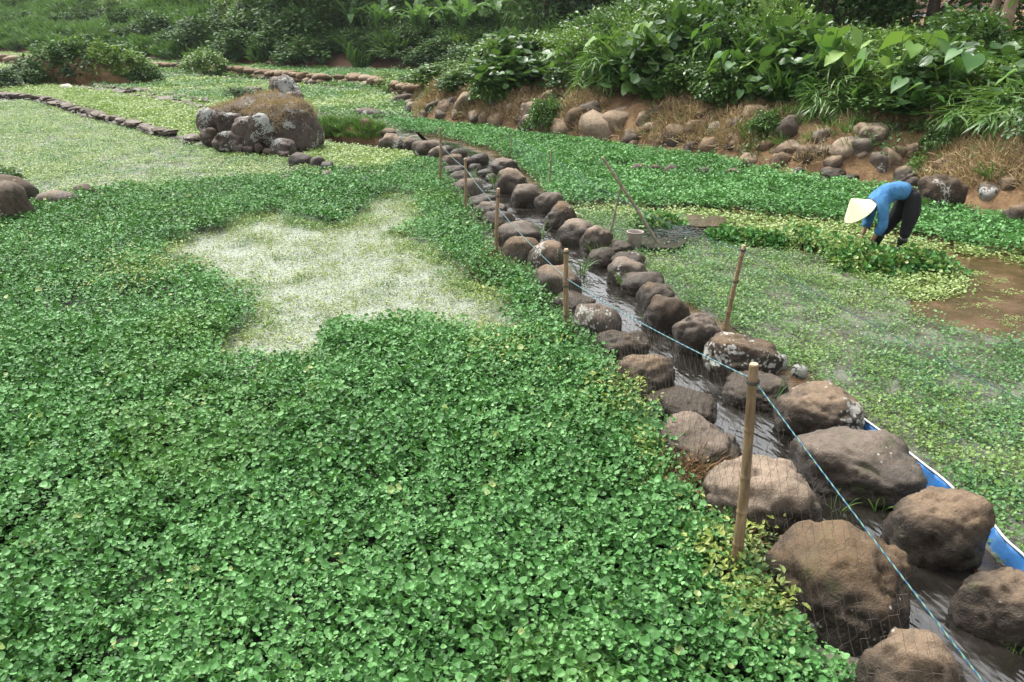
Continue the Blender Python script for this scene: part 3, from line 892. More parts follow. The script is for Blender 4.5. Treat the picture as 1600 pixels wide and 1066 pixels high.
RIGHT_ROW = [
    ((1482, 872, 1640, 1012), 'long smooth grey brown boulder cut by the picture edge', 0, -35),
    ((1378, 756, 1554, 884), 'big round boulder with a bleached speckled top', 0.5, -20),
    ((1236, 666, 1448, 786), 'largest dark boulder with a peeled tan rim', 0.2, -12),
    ((1209, 594, 1350, 692), 'smooth grey domed boulder with white lichen along its foot', 0.9, -12),
    ((1128, 578, 1232, 640), 'low tan topped boulder with a dark underside', 0, None),
    ((1098, 518, 1224, 592), 'wedge shaped grey brown boulder with white lichen patch', 0.8, -12),
    ((1050, 488, 1128, 552), 'round dark boulder beside the leaning stake', 0.1, None),
    ((1006, 460, 1080, 516), 'dark rough boulder with a deep undercut', 0, None),
    ((996, 440, 1052, 484), 'smooth light brown domed boulder', 0, None),
    ((972, 424, 1038, 462), 'dark angular boulder', 0, None),
    ((950, 400, 1010, 446), 'rounded brown boulder behind the yellow grass', 0, None),
    ((950, 392, 1006, 420), 'speckled flat brown boulder', 0.4, None),
    ((920, 386, 960, 416), 'small pale brown boulder at the waterline', 0, None),
    ((954, 375, 992, 396), 'small brown boulder against the bucket', 0, None),
    ((907, 352, 956, 392), 'brown boulder with a split face', 0, None),
    ((872, 341, 930, 382), 'wide brown boulder with a dark wet side', 0, None),
    ((852, 311, 900, 358), 'tall smooth brown boulder', 0, None),
    ((836, 300, 880, 332), 'dark humped boulder', 0, None),
    ((800, 287, 846, 322), 'black mossy boulder with tan top', 0, None),
    ((775, 262, 824, 300), 'big two tone brown boulder', 0, None),
    ((768, 246, 810, 270), 'smooth brown boulder beside the far stake', 0, None),
]
for row, side, g in ((LEFT_ROW, 'left', 'boulders in the row along the left edge of the channel'), (RIGHT_ROW, 'right', 'boulders in the row along the right edge of the channel')):
    for i, (box, look, lich, yaw) in enumerate(row):
        dark = any(q in look for q in ('dark rough', 'dark angular', 'dark mossy', 'dark humped', 'largest dark', 'round dark', 'mottled dark', 'black', 'wide dark', 'small dark'))
        ex = 0.05 if i > 6 else 0.01
        box = (box[0] - ex * (box[2] - box[0]), box[1], box[2] + ex * (box[2] - box[0]), box[3] + 0.10 * (box[3] - box[1]))
        o = place_stone('boulder', box, 100 + i + (50 if side == 'right' else 0), M['boulder_dark'] if dark else M['boulder'], 5 if i < 7 else 4, yaw, lichen=lich * 0.72)
        lb = '%s, %s up the channel\'s %s edge' % (look, ORD[i], side)
        if len(lb.split()) > 16: lb = look + (' in the %s row' % side)
        prop(o, lb, 'boulder', g)

# small rubble in the channel
for i, (px, py, w) in enumerate([(745, 262, 14), (760, 270, 16), (735, 252, 16), (752, 248, 20), (720, 240, 18), (770, 276, 12), (700, 234, 16)]):
    o = place_stone('pebble_rock', (px - w, py - w * 0.45, px + w * 0.6, py + w * 0.4), 300 + i, M['boulder_dark'], 2)
    prop(o, 'small dark wet rock lying in the water at the head of the channel', 'rock', 'small rocks in the water at the head of the channel')
for i, (box, look) in enumerate([((1235, 560, 1262, 600), 'white crusted rock'), ((1205, 552, 1232, 580), 'small pale flat rock')]):
    prop(place_stone('rock', box, 330 + i, M['boulder'], 3, lichen=1.6), look + ' wedged beside the wedge shaped boulder', 'rock')

# rocks at the far left edge and on the paddy edge
for i, (box, look, mt) in enumerate([
    ((-60, 282, 58, 362), 'big dark slanting rock at the left picture edge', 'boulder_dark'),
    ((-40, 272, 62, 318), 'dark pointed rock leaning behind the big slanting one', 'boulder_dark'),
    ((50, 296, 132, 336), 'low flat tan rock between the dark rocks and the cress', 'boulder'),
    ((110, 280, 154, 326), 'round dark brown rock at the end of the flat tan one', 'boulder_dark'),
    ((424, 273, 464, 296), 'flat tan rock nearly covered by cress below the mound', 'boulder'),
    ((495, 266, 532, 288), 'flat tan rock left of the round brown rock', 'boulder'),
    ((528, 258, 563, 277), 'round dark brown rock at the corner of the young cress', 'boulder_dark'),
    ((552, 262, 572, 272), 'small brown rock touching the round brown rock', 'boulder'),
    ((450, 238, 490, 260), 'dark oval rock at the foot of the boulder mound', 'boulder_dark'),
    ((484, 244, 510, 264), 'brown blocky rock trailing from the boulder mound', 'boulder_dark'),
    ((500, 250, 524, 270), 'dark rounded rock trailing last from the boulder mound', 'boulder_dark'),
    ((180, 293, 202, 315), 'tiny brown stone showing above the cress edge', 'boulder'),
    ((238, 290, 264, 310), 'tiny tan stone on the line of the paddy edge', 'boulder'),
    ((982, 254, 1011, 279), 'reddish brown stone first on the line across the green field', 'boulder'),
    ((1006, 257, 1038, 280), 'low pale stone on the line across the green field', 'boulder'),
    ((1034, 257, 1066, 282), 'dark round stone on the line across the green field', 'boulder_dark'),
    ((1082, 260, 1113, 284), 'brown stone standing alone on the line in the green field', 'boulder_dark'),
    ((1129, 262, 1162, 287), 'flat brown stone on the line in the green field', 'boulder_dark'),
    ((608, 146, 652, 165), 'long dark boulder lying in front of the bank end', 'boulder_dark'),
    ((628, 152, 668, 168), 'brown boulder leaning on the long dark one', 'boulder'),
    ((620, 132, 646, 146), 'dark boulder behind the far end of the bank', 'boulder_dark'),
    ((644, 136, 664, 147), 'round dark boulder beside the far end of the bank', 'boulder_dark'),
    ((552, 168, 600, 184), 'dark long rock behind the grassy hump', 'boulder_dark'),
]):
    o = place_stone('rock', box, 400 + i, M[mt], 3, zc=0.3)
    prop(o, look, 'rock')

# flat stones edging the channel drain along the field to the bank
M['slab_mats'] = None
for i, px in enumerate(range(1196, 1300, 15)):
    y = 270 + (px - 1196) * 0.12 + random.uniform(-2, 2)
    prop(place_stone('edging_stone', (px - 9, y - 6, px + 9, y + 14), 450 + i, M['boulder_dark'], 2), 'low dark flat stone in the strip leading to the bank boulders', 'rock', 'flat stones in the strip leading to the bank boulders')
for i, (box, look) in enumerate([
    ((1280, 260, 1322, 286), 'split faced brown boulder first at the foot of the bank'), ((1314, 271, 1344, 287), 'smooth tan boulder low beside the split faced one'),
    ((1322, 258, 1346, 276), 'angular brown boulder wedged behind the tan one'), ((1344, 263, 1368, 280), 'dark angular boulder in the row at the bank foot'),
    ((1362, 259, 1398, 288), 'round grey brown boulder left of the big grey one'), ((1392, 258, 1440, 292), 'big grey brown boulder beside the black rock'),
    ((1426, 258, 1514, 346), 'huge jagged black rock behind the worker'), ((1412, 276, 1446, 300), 'dark low boulder at the foot of the black rock'),
    ((1562, 318, 1640, 362), 'smooth grey boulder at the right edge under the bank'), ((1590, 262, 1640, 300), 'round dark boulder on the bank at the right edge'),
    ((1530, 336, 1566, 352), 'flat brown stone beside the smooth grey boulder'), ((1500, 325, 1530, 342), 'broken brown stone below the black rock')]):
    blk = 'black' in look
    o = place_stone('boulder', box, 500 + i, M['boulder_dark' if 'dark' in look or 'black rock' in look and blk and 'huge' in look else 'boulder'], 4, rough=0.34 if 'huge' in look else 0.16, fine=0.09 if 'huge' in look else 0.03, lichen=0.5 if 'huge' in look else 0)
    prop(o, look, 'boulder')

# boulders set into the bank: pieces of the bank
bank_empty = bpy.data.objects['earth_bank']
lib = []
for k in range(12):
    S, F = stone_shape(600 + k, 3, blocky=2.8, rough=0.26, fine=0.05)
    me = mesh_np('stone', S, F, smooth=True); me.materials.append(M[('bank_stone', 'boulder', 'bank_stone', 'bank_grey')[k % 4]])
    lib.append(me)
rr = random.Random(5)
BANK_ST = [(820, 150, 22), (838, 178, 26), (800, 172, 16), (772, 172, 18), (780, 190, 24), (745, 186, 18), (715, 182, 20), (690, 182, 16), (662, 182, 18), (648, 170, 16), (735, 165, 26),
           (718, 160, 20), (780, 172, 16), (870, 180, 18), (880, 205, 24), (890, 204, 20), (940, 205, 42), (905, 190, 26), (960, 198, 30), (990, 220, 22), (1008, 188, 22), (1060, 215, 30),
           (1115, 232, 20), (1150, 195, 18), (1185, 182, 24), (1238, 236, 26), (1178, 252, 24), (1290, 215, 22), (1200, 230, 18), (1150, 225, 18), (1325, 235, 22), (1345, 235, 24), (1085, 205, 20),
           (1265, 240, 22), (1300, 170, 16), (1240, 200, 28), (1145, 155, 12), (1020, 205, 20), (1040, 222, 22), (1375, 255, 20), (1390, 250, 24), (1370, 215, 24), (860, 160, 20), (925, 175, 22),
           (700, 170, 18), (1410, 242, 22), (1435, 238, 20), (675, 170, 16), (760, 188, 20), (830, 195, 20), (855, 200, 18), (1080, 232, 16), (1225, 252, 20), (1310, 258, 20), (1350, 205, 16), (1290, 238, 18),
           (1525, 215, 16), (1590, 210, 14), (1480, 262, 18), (1550, 300, 18), (1580, 290, 22), (1120, 205, 18), (970, 178, 20), (1030, 175, 16), (1098, 180, 16)]
def bank_stone(px, py, rpx, k):
    h = hit(px, py)
    dist = np.linalg.norm(h - np.array((0, 0, CAM_H)))
    s = rpx * dist / FPX * rr.uniform(0.74, 0.94)
    o = bpy.data.objects.new('stone', lib[k % 12]); COL.objects.link(o)
    o.parent = bank_empty
    o.location = (h[0], h[1] + 0.42 * s, h[2] - 0.12 * s)
    o.scale = (s * rr.uniform(0.9, 1.15), s * rr.uniform(0.7, 1), s * rr.uniform(0.72, 1.0))
    o.rotation_euler = (rr.uniform(-.35, .35), rr.uniform(-.4, .4), rr.uniform(0, 6.28))
    o['lichen'] = 0.6 if rr.random() < 0.25 else 0.0
for k, (px, py, rp) in enumerate(BANK_ST): bank_stone(px, py, rp, k)
foot = [(a, b) for a, b in BANK_PX if 630 < a < 1420]
for k in range(34):
    i = rr.randrange(4, 14); t = rr.random()
    a, b = BANK_PX[i], BANK_PX[i + 1]
    bank_stone(a[0] + (b[0] - a[0]) * t, a[1] + (b[1] - a[1]) * t - rr.uniform(3, 60), rr.uniform(6, 14), k)

# ------------------------------------------------------------------ boulder mound
md = gp(415, 236)
mound = empty('boulder_mound', tuple(md))
prop(mound, 'heap of dark lichen spotted boulders capped with dry brown straw between the left paddies', 'stone heap')
MOUND_W = []
def in_mound(name, box, seed, depth_px, mat, sub=4, lichen=0.3, smax=1.0, asp=0.85, **kw):
    kw.setdefault('rough', 0.27)
    """a stone of the heap: box in the photograph, standing at the distance of the paddy at row depth_px"""
    x0, y0, x1, y1 = box
    g = gp((x0 + x1) / 2, depth_px)
    Y = g[1]
    zc = z_at(Y, (y0 + y1) / 2)
    dep = Y * CP + (CAM_H - zc) * SP
    X = ((x0 + x1) / 2 - 800) / FPX * dep
    w = (x1 - x0) / 2 * dep / FPX; h = (y1 - y0) / 2 * dep / FPX * 1.02
    S, F = stone_shape(seed, sub, **kw)
    W = S * np.array((w * 1.06, w * asp, h))
    kw = kw
    MOUND_W.append(W + np.array((X - md[0], Y - md[1], zc - md[2])))
    o = link(name, mesh_np(name, W, F, smooth=True), mat, mound, (X - md[0], Y - md[1], zc - md[2]))
    o['lichen'] = float(lichen)
    return o
for k, (b, dp, lc) in enumerate([
    ((398, 160, 494, 246), 234, 0.45), ((393, 180, 430, 230), 241, 1.2), ((366, 182, 414, 240), 238, 0.5), ((338, 206, 384, 240), 239, 0.8), ((342, 176, 380, 214), 233, 0.4),
    ((308, 172, 340, 208), 228, 0.5), ((314, 202, 340, 230), 232, 0.3), ((332, 172, 352, 196), 226, 0.3), ((424, 218, 462, 248), 243, 0.2), ((462, 190, 492, 232), 236, 1.1),
    ((352, 150, 470, 230), 215, 0.3), ((322, 164, 400, 225), 214, 0.2), ((425, 120, 464, 160), 190, 1.0), ((452, 142, 474, 167), 200, 0.7), ((382, 136, 411, 152), 190, 0.1),
    ((332, 218, 346, 234), 240, 0.2), ((412, 232, 430, 246), 244, 0.2), ((398, 225, 412, 240), 243, 0.2), ((380, 228, 398, 242), 242, 0.1), ((434, 236, 452, 250), 246, 0.2), ((362, 222, 384, 240), 241, 0.2)]):
    in_mound('stone', b, 700 + k, dp, M['mound_stone'], lichen=lc)
# straw cap
sp = []
for k in range(170):
    px = random.gauss(412, 40); px = min(max(px, 325), 470)
    top = np.interp(px, [320, 350, 380, 410, 440, 470], [176, 164, 160, 152, 153, 170])
    bot = np.interp(px, [320, 350, 380, 410, 440, 470], [182, 184, 186, 190, 194, 184])
    py = random.uniform(top, bot)
    fr = (py - top) / (bot - top)
    Yd = gp(px, 226 if px < 395 else 229)[1] + 0.35 - 1.15 * fr ** 0.7 * (1.0 if px > 395 else 0.45)
    z = z_at(Yd, py)
    dep = Yd * CP + (CAM_H - z) * SP
    sp.append(((px - 800) / FPX * dep - md[0], Yd - md[1], z - md[2]))
for i, lo, cnt in ((0, 0.60, 420), (10, 0.45, 260), (11, 0.45, 260)):
    W = MOUND_W[i]; c = W.mean(0); rz_ = (W[:, 2].max() - c[2]); rx_ = W[:, 0].max() - c[0]
    q = W[((W[:, 2] - c[2]) > lo * rz_) | (((W[:, 2] - c[2]) > 0.1 * rz_) & (np.abs(W[:, 0] - c[0] + 0.15) < 0.35 * rx_) & (W[:, 1] < c[1]) & (W[:, 0] < c[0] + 0.1))]
    for k in RNG.integers(0, len(q), cnt): sp.append(tuple(q[k] + RNG.normal(0, 0.02, 3)))
so = scatter('straw', np.array(sp), K_straw, size=0.42, sv=0.45, tilt=1.5, flat=0.6)
so.parent = mound; so['kind'] = 'stuff'
sp = []
for k in range(60):
    px = random.gauss(378, 16); py = random.uniform(142, 156)
    Yd = gp(px, 212)[1]; z = z_at(Yd, py); dep = Yd * CP + (CAM_H - z) * SP
    sp.append(((px - 800) / FPX * dep - md[0], Yd - md[1], z - md[2]))
so = scatter('weed', np.array(sp), K_weed, size=0.9); so.parent = mound; so['kind'] = 'stuff'

# ------------------------------------------------------------------ slab walls between the left paddies
def slab_mesh(seed):
    S, F = stone_shape(seed, 2, blocky=4.5, rough=0.2, fine=0.0)
    me = mesh_np('stone', S, F, smooth=False); me.materials.append(M['slab']); return me
slabs = [slab_mesh(800 + k) for k in range(8)]
rub = [mesh_np('stone', *stone_shape(820 + k, 2), smooth=True) for k in range(6)]
for me in rub: me.materials.append(M['bank_stone'])
def wall(name, label, line, courses, size, lib_, seed, step=0.8):
    r = random.Random(seed)
    W = [gp(*p) for p in line]
    root = empty(name, tuple(W[0])); prop(root, label, 'stone wall')
    o0 = W[0]
    n = 0
    for a, b in zip(W[:-1], W[1:]):
        d = b - a; L = float(np.hypot(d[0], d[1])); t = 0.0
        az = math.atan2(d[1], d[0])
        while t < L:
            ln = size[0] * r.uniform(0.7, 1.4)
            for c in range(courses):
                if c and r.random() < 0.2: continue
                p = a + d * ((t + r.uniform(-.1, .1)) / L)
                o = bpy.data.objects.new('stone', lib_[r.randrange(len(lib_))]); COL.objects.link(o); o.parent = root
                o.location = (p[0] - o0[0] + r.gauss(0, size[1] * 0.25), p[1] - o0[1] + r.gauss(0, size[1] * 0.25), size[2] * (0.5 + 1.5 * c) + r.uniform(-.02, .02))
                o.rotation_euler = (r.gauss(0, .12), r.gauss(0, .14), az + r.gauss(0, .25))
                o.scale = (ln * 0.52, size[1] * r.uniform(0.7, 1.2), size[2] * r.uniform(0.7, 1.15))
                n += 1
            t += ln * step
    return root
wall('slab_wall', 'long low wall of dark flat slabs running up to the boulder mound', [(-260, 150), (0, 152), (45, 156), (75, 162), (150, 186), (215, 202), (270, 218), (322, 228)], 2, (0.42, 0.20, 0.075), slabs, 1)
wall('slab_wall', 'short double row of brown flat slabs behind the pale strip', [(115, 139), (180, 146), (250, 158), (326, 172)], 1, (0.5, 0.26, 0.10), slabs, 2)
wall('slab_wall', 'upper thin line of dark slabs edging the green strip', [(150, 136), (230, 145), (326, 161)], 1, (0.5, 0.2, 0.10), slabs, 3)
wall('rubble_wall', 'reddish rubble wall across the far paddies', [(235, 109), (300, 112), (360, 117), (420, 124), (500, 131), (560, 133), (610, 142), (650, 152)], 2, (0.5, 0.42, 0.17), rub, 4, 0.75)
wall('rubble_wall', 'dark broken rubble line at the left edge beside the vine mound', [(-120, 98), (0, 100), (60, 106)], 2, (0.6, 0.5, 0.22), rub, 5)
wall('slab_wall', 'faint dark line of slabs in the green strip behind the mound', [(270, 138), (320, 143), (362, 149)], 1, (0.5, 0.16, 0.06), slabs, 6)
wall('slab_wall', 'low broken slab line from the grassy hump towards the bank end', [(545, 174), (590, 182), (640, 188), (668, 192)], 1, (0.4, 0.2, 0.07), slabs, 7)

# ------------------------------------------------------------------ foliage masses
def bush_mesh(name, seed, mat, clusters, per, leaf, size, rx=0.8, rz=0.75, spread=0.16, droop=0.2, lt=leaf_ovate, zmin=-0.15):
    g = np.random.default_rng(seed)
    th = g.uniform(0, 6.283, clusters)
    cz = g.uniform(zmin, 1, clusters)
    rad = g.uniform(0.45, 1.0, clusters) ** 0.6
    lump = 1 + 0.22 * np.sin(3 * th + seed) * np.cos(4 * cz + seed) + 0.12 * np.sin(7 * th + 2 * seed)
    s = np.sqrt(np.clip(1 - cz ** 2, 0, 1))
    C = np.stack([rx * rad * lump * s * np.cos(th), rx * rad * lump * s * np.sin(th), rz * (cz * rad * lump + 0.55)], 1)
    D = np.stack([s * np.cos(th), s * np.sin(th), cz], 1)
    n = clusters * per
    ci = np.repeat(np.arange(clusters), per)
    pos = C[ci] + g.normal(0, spread * 0.55, (n, 3))
    pos[:, 2] = np.maximum(pos[:, 2], 0.02)
    az = np.arctan2(D[ci, 1], D[ci, 0]) - math.pi / 2 + g.normal(0, 1.0, n)
    tilt = np.arcsin(np.clip(D[ci, 2], -1, 1)) * 0.5 - droop + g.normal(0, 0.45, n)
    tint = np.clip(g.uniform(0.1, 0.9, clusters)[ci] * 0.6 + g.uniform(0, 0.5, n) + 0.05, 0, 1)
    V, F, T = cloud(lt(), pos, az, tilt, g.normal(0, 0.5, n), size * g.uniform(0.6, 1.25, n), tint)
    me = mesh_np(name, V, F, T); me.materials.append(mat)
    return me

def stems_mesh(seed, n, rx, rz, mat):
    g = random.Random(seed); b = MB()
    for k in range(n):
        a = g.uniform(0, 6.28); e = g.uniform(0.3, 0.9)
        p1 = (rx * e * 0.4 * math.cos(a), rx * e * 0.4 * math.sin(a), rz * 0.6)
        p2 = (rx * e * math.cos(a), rx * e * math.sin(a), rz * g.uniform(0.9, 1.4))
        b.tube([(0, 0, -0.1), p1, p2], [0.018, 0.012, 0.005], 5)
    me = b.mesh('stems'); me.materials.append(mat); return me

BUSH = {}
for i in range(4):
    BUSH['broad', i] = (bush_mesh('foliage', 40 + i, M['broad'], 90, 7, None, 0.27, spread=0.22, droop=0.35, lt=lambda: leaf_round(8, 0.08)), stems_mesh(40 + i, 9, .8, .8, M['twig']))
    BUSH['fern', i] = (bush_mesh('foliage', 50 + i, M['grass'], 60, 12, None, 0.55, spread=0.10, droop=0.5, lt=leaf_blade), stems_mesh(50 + i, 9, .8, .8, M['twig']))
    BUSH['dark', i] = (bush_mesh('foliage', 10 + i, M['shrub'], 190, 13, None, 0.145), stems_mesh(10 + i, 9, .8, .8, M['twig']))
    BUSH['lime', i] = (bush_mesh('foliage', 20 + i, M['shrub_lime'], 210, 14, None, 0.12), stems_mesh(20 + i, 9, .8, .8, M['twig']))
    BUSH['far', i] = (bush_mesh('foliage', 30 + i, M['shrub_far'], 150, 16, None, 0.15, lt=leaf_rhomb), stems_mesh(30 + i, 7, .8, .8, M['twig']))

def bush(kind, loc, w, h, label, group=None, cat='shrub', seed=0, name='shrub'):
    r = random.Random(seed * 7 + int(loc[0] * 50) + int(loc[1] * 31))
    f, s = BUSH[kind, r.randrange(4)]
    e = empty(name, tuple(loc), r.uniform(0, 6.28))
    e.scale = (w / 0.9, w / 0.9, h / 1.15)
    prop(e, label, cat, group)
    link('foliage', f, None, e); link('stem', s, None, e)
    return e

def top_y(px): return np.interp(px, [640, 690, 740, 800, 850, 900, 950, 1000, 1100, 1200, 1260, 1300, 1400, 1450, 1500, 1560, 1620, 1700], [110, 92, 82, 48, 46, 34, 20, 0, -15, -5, 18, 38, 45, 38, 20, 55, 72, 72])
def bot_y(px): return np.interp(px, [640, 700, 760, 850, 900, 1000, 1060, 1130, 1200, 1300, 1400, 1450, 1500, 1600], [135, 128, 140, 132, 130, 145, 162, 165, 185, 192, 200, 178, 188, 190])
r = random.Random(3)
BANDS = [(800, 'over the straw topped bank end'), (905, 'above the small bush rooted in the bank'), (1010, 'at the bend of the bank'), (1105, 'right of the bank bend'), (1200, 'around the big drooping heart leaves'),
         (1300, 'above the upright bank boulder'), (1400, 'behind the bending worker'), (1490, 'above the jagged black rock'), (1570, 'round the bright young taro'), (9999, 'at the far right of the bank')]
ROWS = ['in the front fringe', 'in the second rank', 'halfway up', 'near the crest', 'on the crest']
for row, (d, f0) in enumerate([(1.9, 0.50), (2.9, 0.74), (4.2, 0.92), (6.0, 1.0), (8.5, 1.0)]):
    x = 715 - 10 * row
    while x < 1720:
        p = bank_pt(x, (d + r.uniform(-0.3, 0.3)) * (0.72 if x < 800 else 1.0))
        ty = bot_y(x) + (top_y(x) - bot_y(x)) * f0 + r.uniform(-16, 16)
        h = z_at(p[1], ty) - p[2]
        h = max(0.55, min(h, 3.2))
        dist = p[1]
        w = 0.62 + 0.42 * r.random() + 0.07 * row
        q = r.random()
        kd = 'dark'
        if row >= 2 and q < 0.45 or row == 1 and q < 0.22 or x > 1560 and row > 2: kd = 'lime'
        elif q < 0.56: kd = 'broad'
        elif q < 0.60: kd = 'fern'
        nm = {'dark': 'dark green leafy shrub', 'lime': 'light green bushy shrub', 'broad': 'broad leaved shrub', 'fern': 'arching ferny plant'}[kd]
        where = next(b for a, b in BANDS if x < a)
        bush(kd, (p[0], p[1], p[2] - 0.15), w * (1.0 + 0.2 * max(0, h - 1.2)), h, nm + ' ' + ROWS[row] + ' ' + where, nm.split(' with')[0] + 's on the stony bank', seed=row)
        x += w * 1.2 * FPX / (dist * 1.05)
# distinct bushes that hang on the bank face
def on_bank(px, py_bot, py_top, w, kind, label, name='shrub', d=None):
    p = hit(px, py_bot)
    h = z_at(p[1], py_top) - p[2]
    return bush(kind, (p[0], p[1] + 0.1, p[2] - 0.1), w, max(0.3, h), label, name=name)
on_bank(770, 160, 108, 0.72, 'dark', 'dark bush spilling down over the straw topped end of the bank')
on_bank(852, 203, 148, 0.50, 'dark', 'small dark bush rooted low among the bank boulders')
on_bank(1205, 205, 168, 0.42, 'dark', 'dark leafy clump hanging beside the upright boulder on the bank')
on_bank(1475, 235, 198, 0.40, 'dark', 'broad leaved weed above the grassy patch of the bank')
on_bank(1455, 235, 212, 0.34, 'dark', 'low dark weed on the straw slope above the black rock')
on_bank(1440, 262, 240, 0.22, 'lime', 'small bright weed just above the big grey boulder')
on_bank(1430, 335, 300, 0.26, 'dark', 'leafy weed growing between the worker and the black rock')
on_bank(1560, 225, 205, 0.36, 'dark', 'low weed patch on the bank at the right')

# weeds and straw over the bank
def on_ground(n, f):
    out = []
    while len(out) < n:
        out += f(max(n, 2000))
    return np.array(out[:n])
def bank_cover(n, dmin, dmax, ns, thr, seed):
    P = np.stack([U(-6, 20, n), U(9, 38, n)], 1)
    P = P[seen(np.column_stack([P, np.ones(len(P))]), 1.25)]
    d = sdf(P, BANK)
    P = P[(d > dmin) & (d < dmax)]
    P = P[vnoise(P, ns, seed) + U(-0.4, 0.4, len(P)) > thr]
    return np.column_stack([P, ground_h(P)])
P = bank_cover(190000, 0.25, 2.8, 1.3, 0.12, 61)
stuff(scatter('dry_grass', P, K_straw, size=0.8, sv=0.35, tilt=0.7), 'matted dry brown grass over the face of the stony bank', 'dry grass')
P = bank_cover(36000, 0.15, 3.0, 2.3, 0.35, 63)
stuff(scatter('weeds', P, K_weed, size=0.9, sv=0.4, tilt=0.3), 'small green weeds sprouting between the bank boulders', 'weeds')
P = bank_cover(60000, 2.2, 12, 1.0, -0.3, 64)
stuff(scatter('undergrowth', P, K_weed, size=2.2, sv=0.4, tilt=0.3), 'leafy undergrowth on the top of the bank under the shrubs', 'undergrowth')
P = bank_cover(14000, 0.5, 2.4, 0.9, 0.75, 65)
stuff(scatter('bank_grass', P, K_grass, size=0.9, sv=0.3, tilt=0.4), 'tufts of green grass on the slope of the bank', 'grass')

# ------------------------------------------------------------------ taro / big leaved plants
def heart_leaf():
    ring = [(0, -0.02), (-0.16, -0.20), (-0.34, -0.12), (-0.42, 0.12), (-0.38, 0.38), (-0.24, 0.64), (-0.10, 0.84), (0, 1.0), (0.10, 0.84), (0.24, 0.64), (0.38, 0.38), (0.42, 0.12), (0.34, -0.12), (0.16, -0.20)]
    V = [(0, 0.0, 0.0), (0, 0.35, -0.03), (0, 0.7, -0.08)]
    for i, (x, y) in enumerate(ring):
        V.append((x, y, 0.16 * abs(x) - 0.16 * y * y + 0.02 * math.sin(i * 2.3)))
    F = []
    def mid(i):
        y = ring[i][1]
        return 0 if y < 0.2 else (1 if y < 0.55 else 2)
    n = len(ring)
    for i in range(n):
        j = (i + 1) % n
        a, b = mid(i), mid(j)
        F.append((3 + i, 3 + j, b) if i < 7 else (3 + i, 3 + j, a))
        if a != b: F.append((3 + i, b, a) if i < 7 else (3 + j, b, a))
    return np.array(V), np.array([f for f in F])
HL = heart_leaf()
leaf_meshes = []
for k in range(5):
    V = HL[0].copy(); V[:, 2] += 0.05 * np.sin(5 * V[:, 1] + k) * (V[:, 0] * 3)
    me = mesh_np('leaf', V, HL[1], np.full(len(V), 0.05 + 0.22 * k), smooth=True); me.materials.append(M['taro']); leaf_meshes.append(me)  # five leaf tones, from dark to pale
def taro(base, leaves, label, group=None, size=0.42, seed=0, name='taro_plant'):
    """leaves: list of (dx, dz, yaw_deg, pitch_deg, size, shade)"""
    r = random.Random(seed)
    e = empty(name, tuple(base)); prop(e, label, 'plant', group)
    for dx, dy, dz, yaw, pit, s, sh in leaves:
        st = MB(); st.tube([(0.0, 0, -0.15), (dx * 0.35, dy * 0.3, dz * 0.6), (dx, dy, dz)], [0.022, 0.015, 0.008], 6)
        st.build('stem', M['stemgreen'], e, True)
        o = link('leaf', leaf_meshes[sh], None, e, (dx, dy, dz))
        o.scale = (s, s, s); o.rotation_euler = (R(pit), R(r.uniform(-15, 15)), R(yaw))
    return e
def rand_leaves(r, n, hgt, spread, s, shades):
    out = []
    for k in range(n):
        a = r.uniform(0, 6.28)
        out.append((spread * math.cos(a) * r.uniform(.3, 1), spread * math.sin(a) * r.uniform(.3, 1) * .7 - 0.55, hgt * r.uniform(.6, 1.05), math.degrees(a) - 90 + r.uniform(-30, 30), r.uniform(-65, -15), s * r.uniform(.55, 1.05), r.choice(shades)))
    return out
r = random.Random(11)
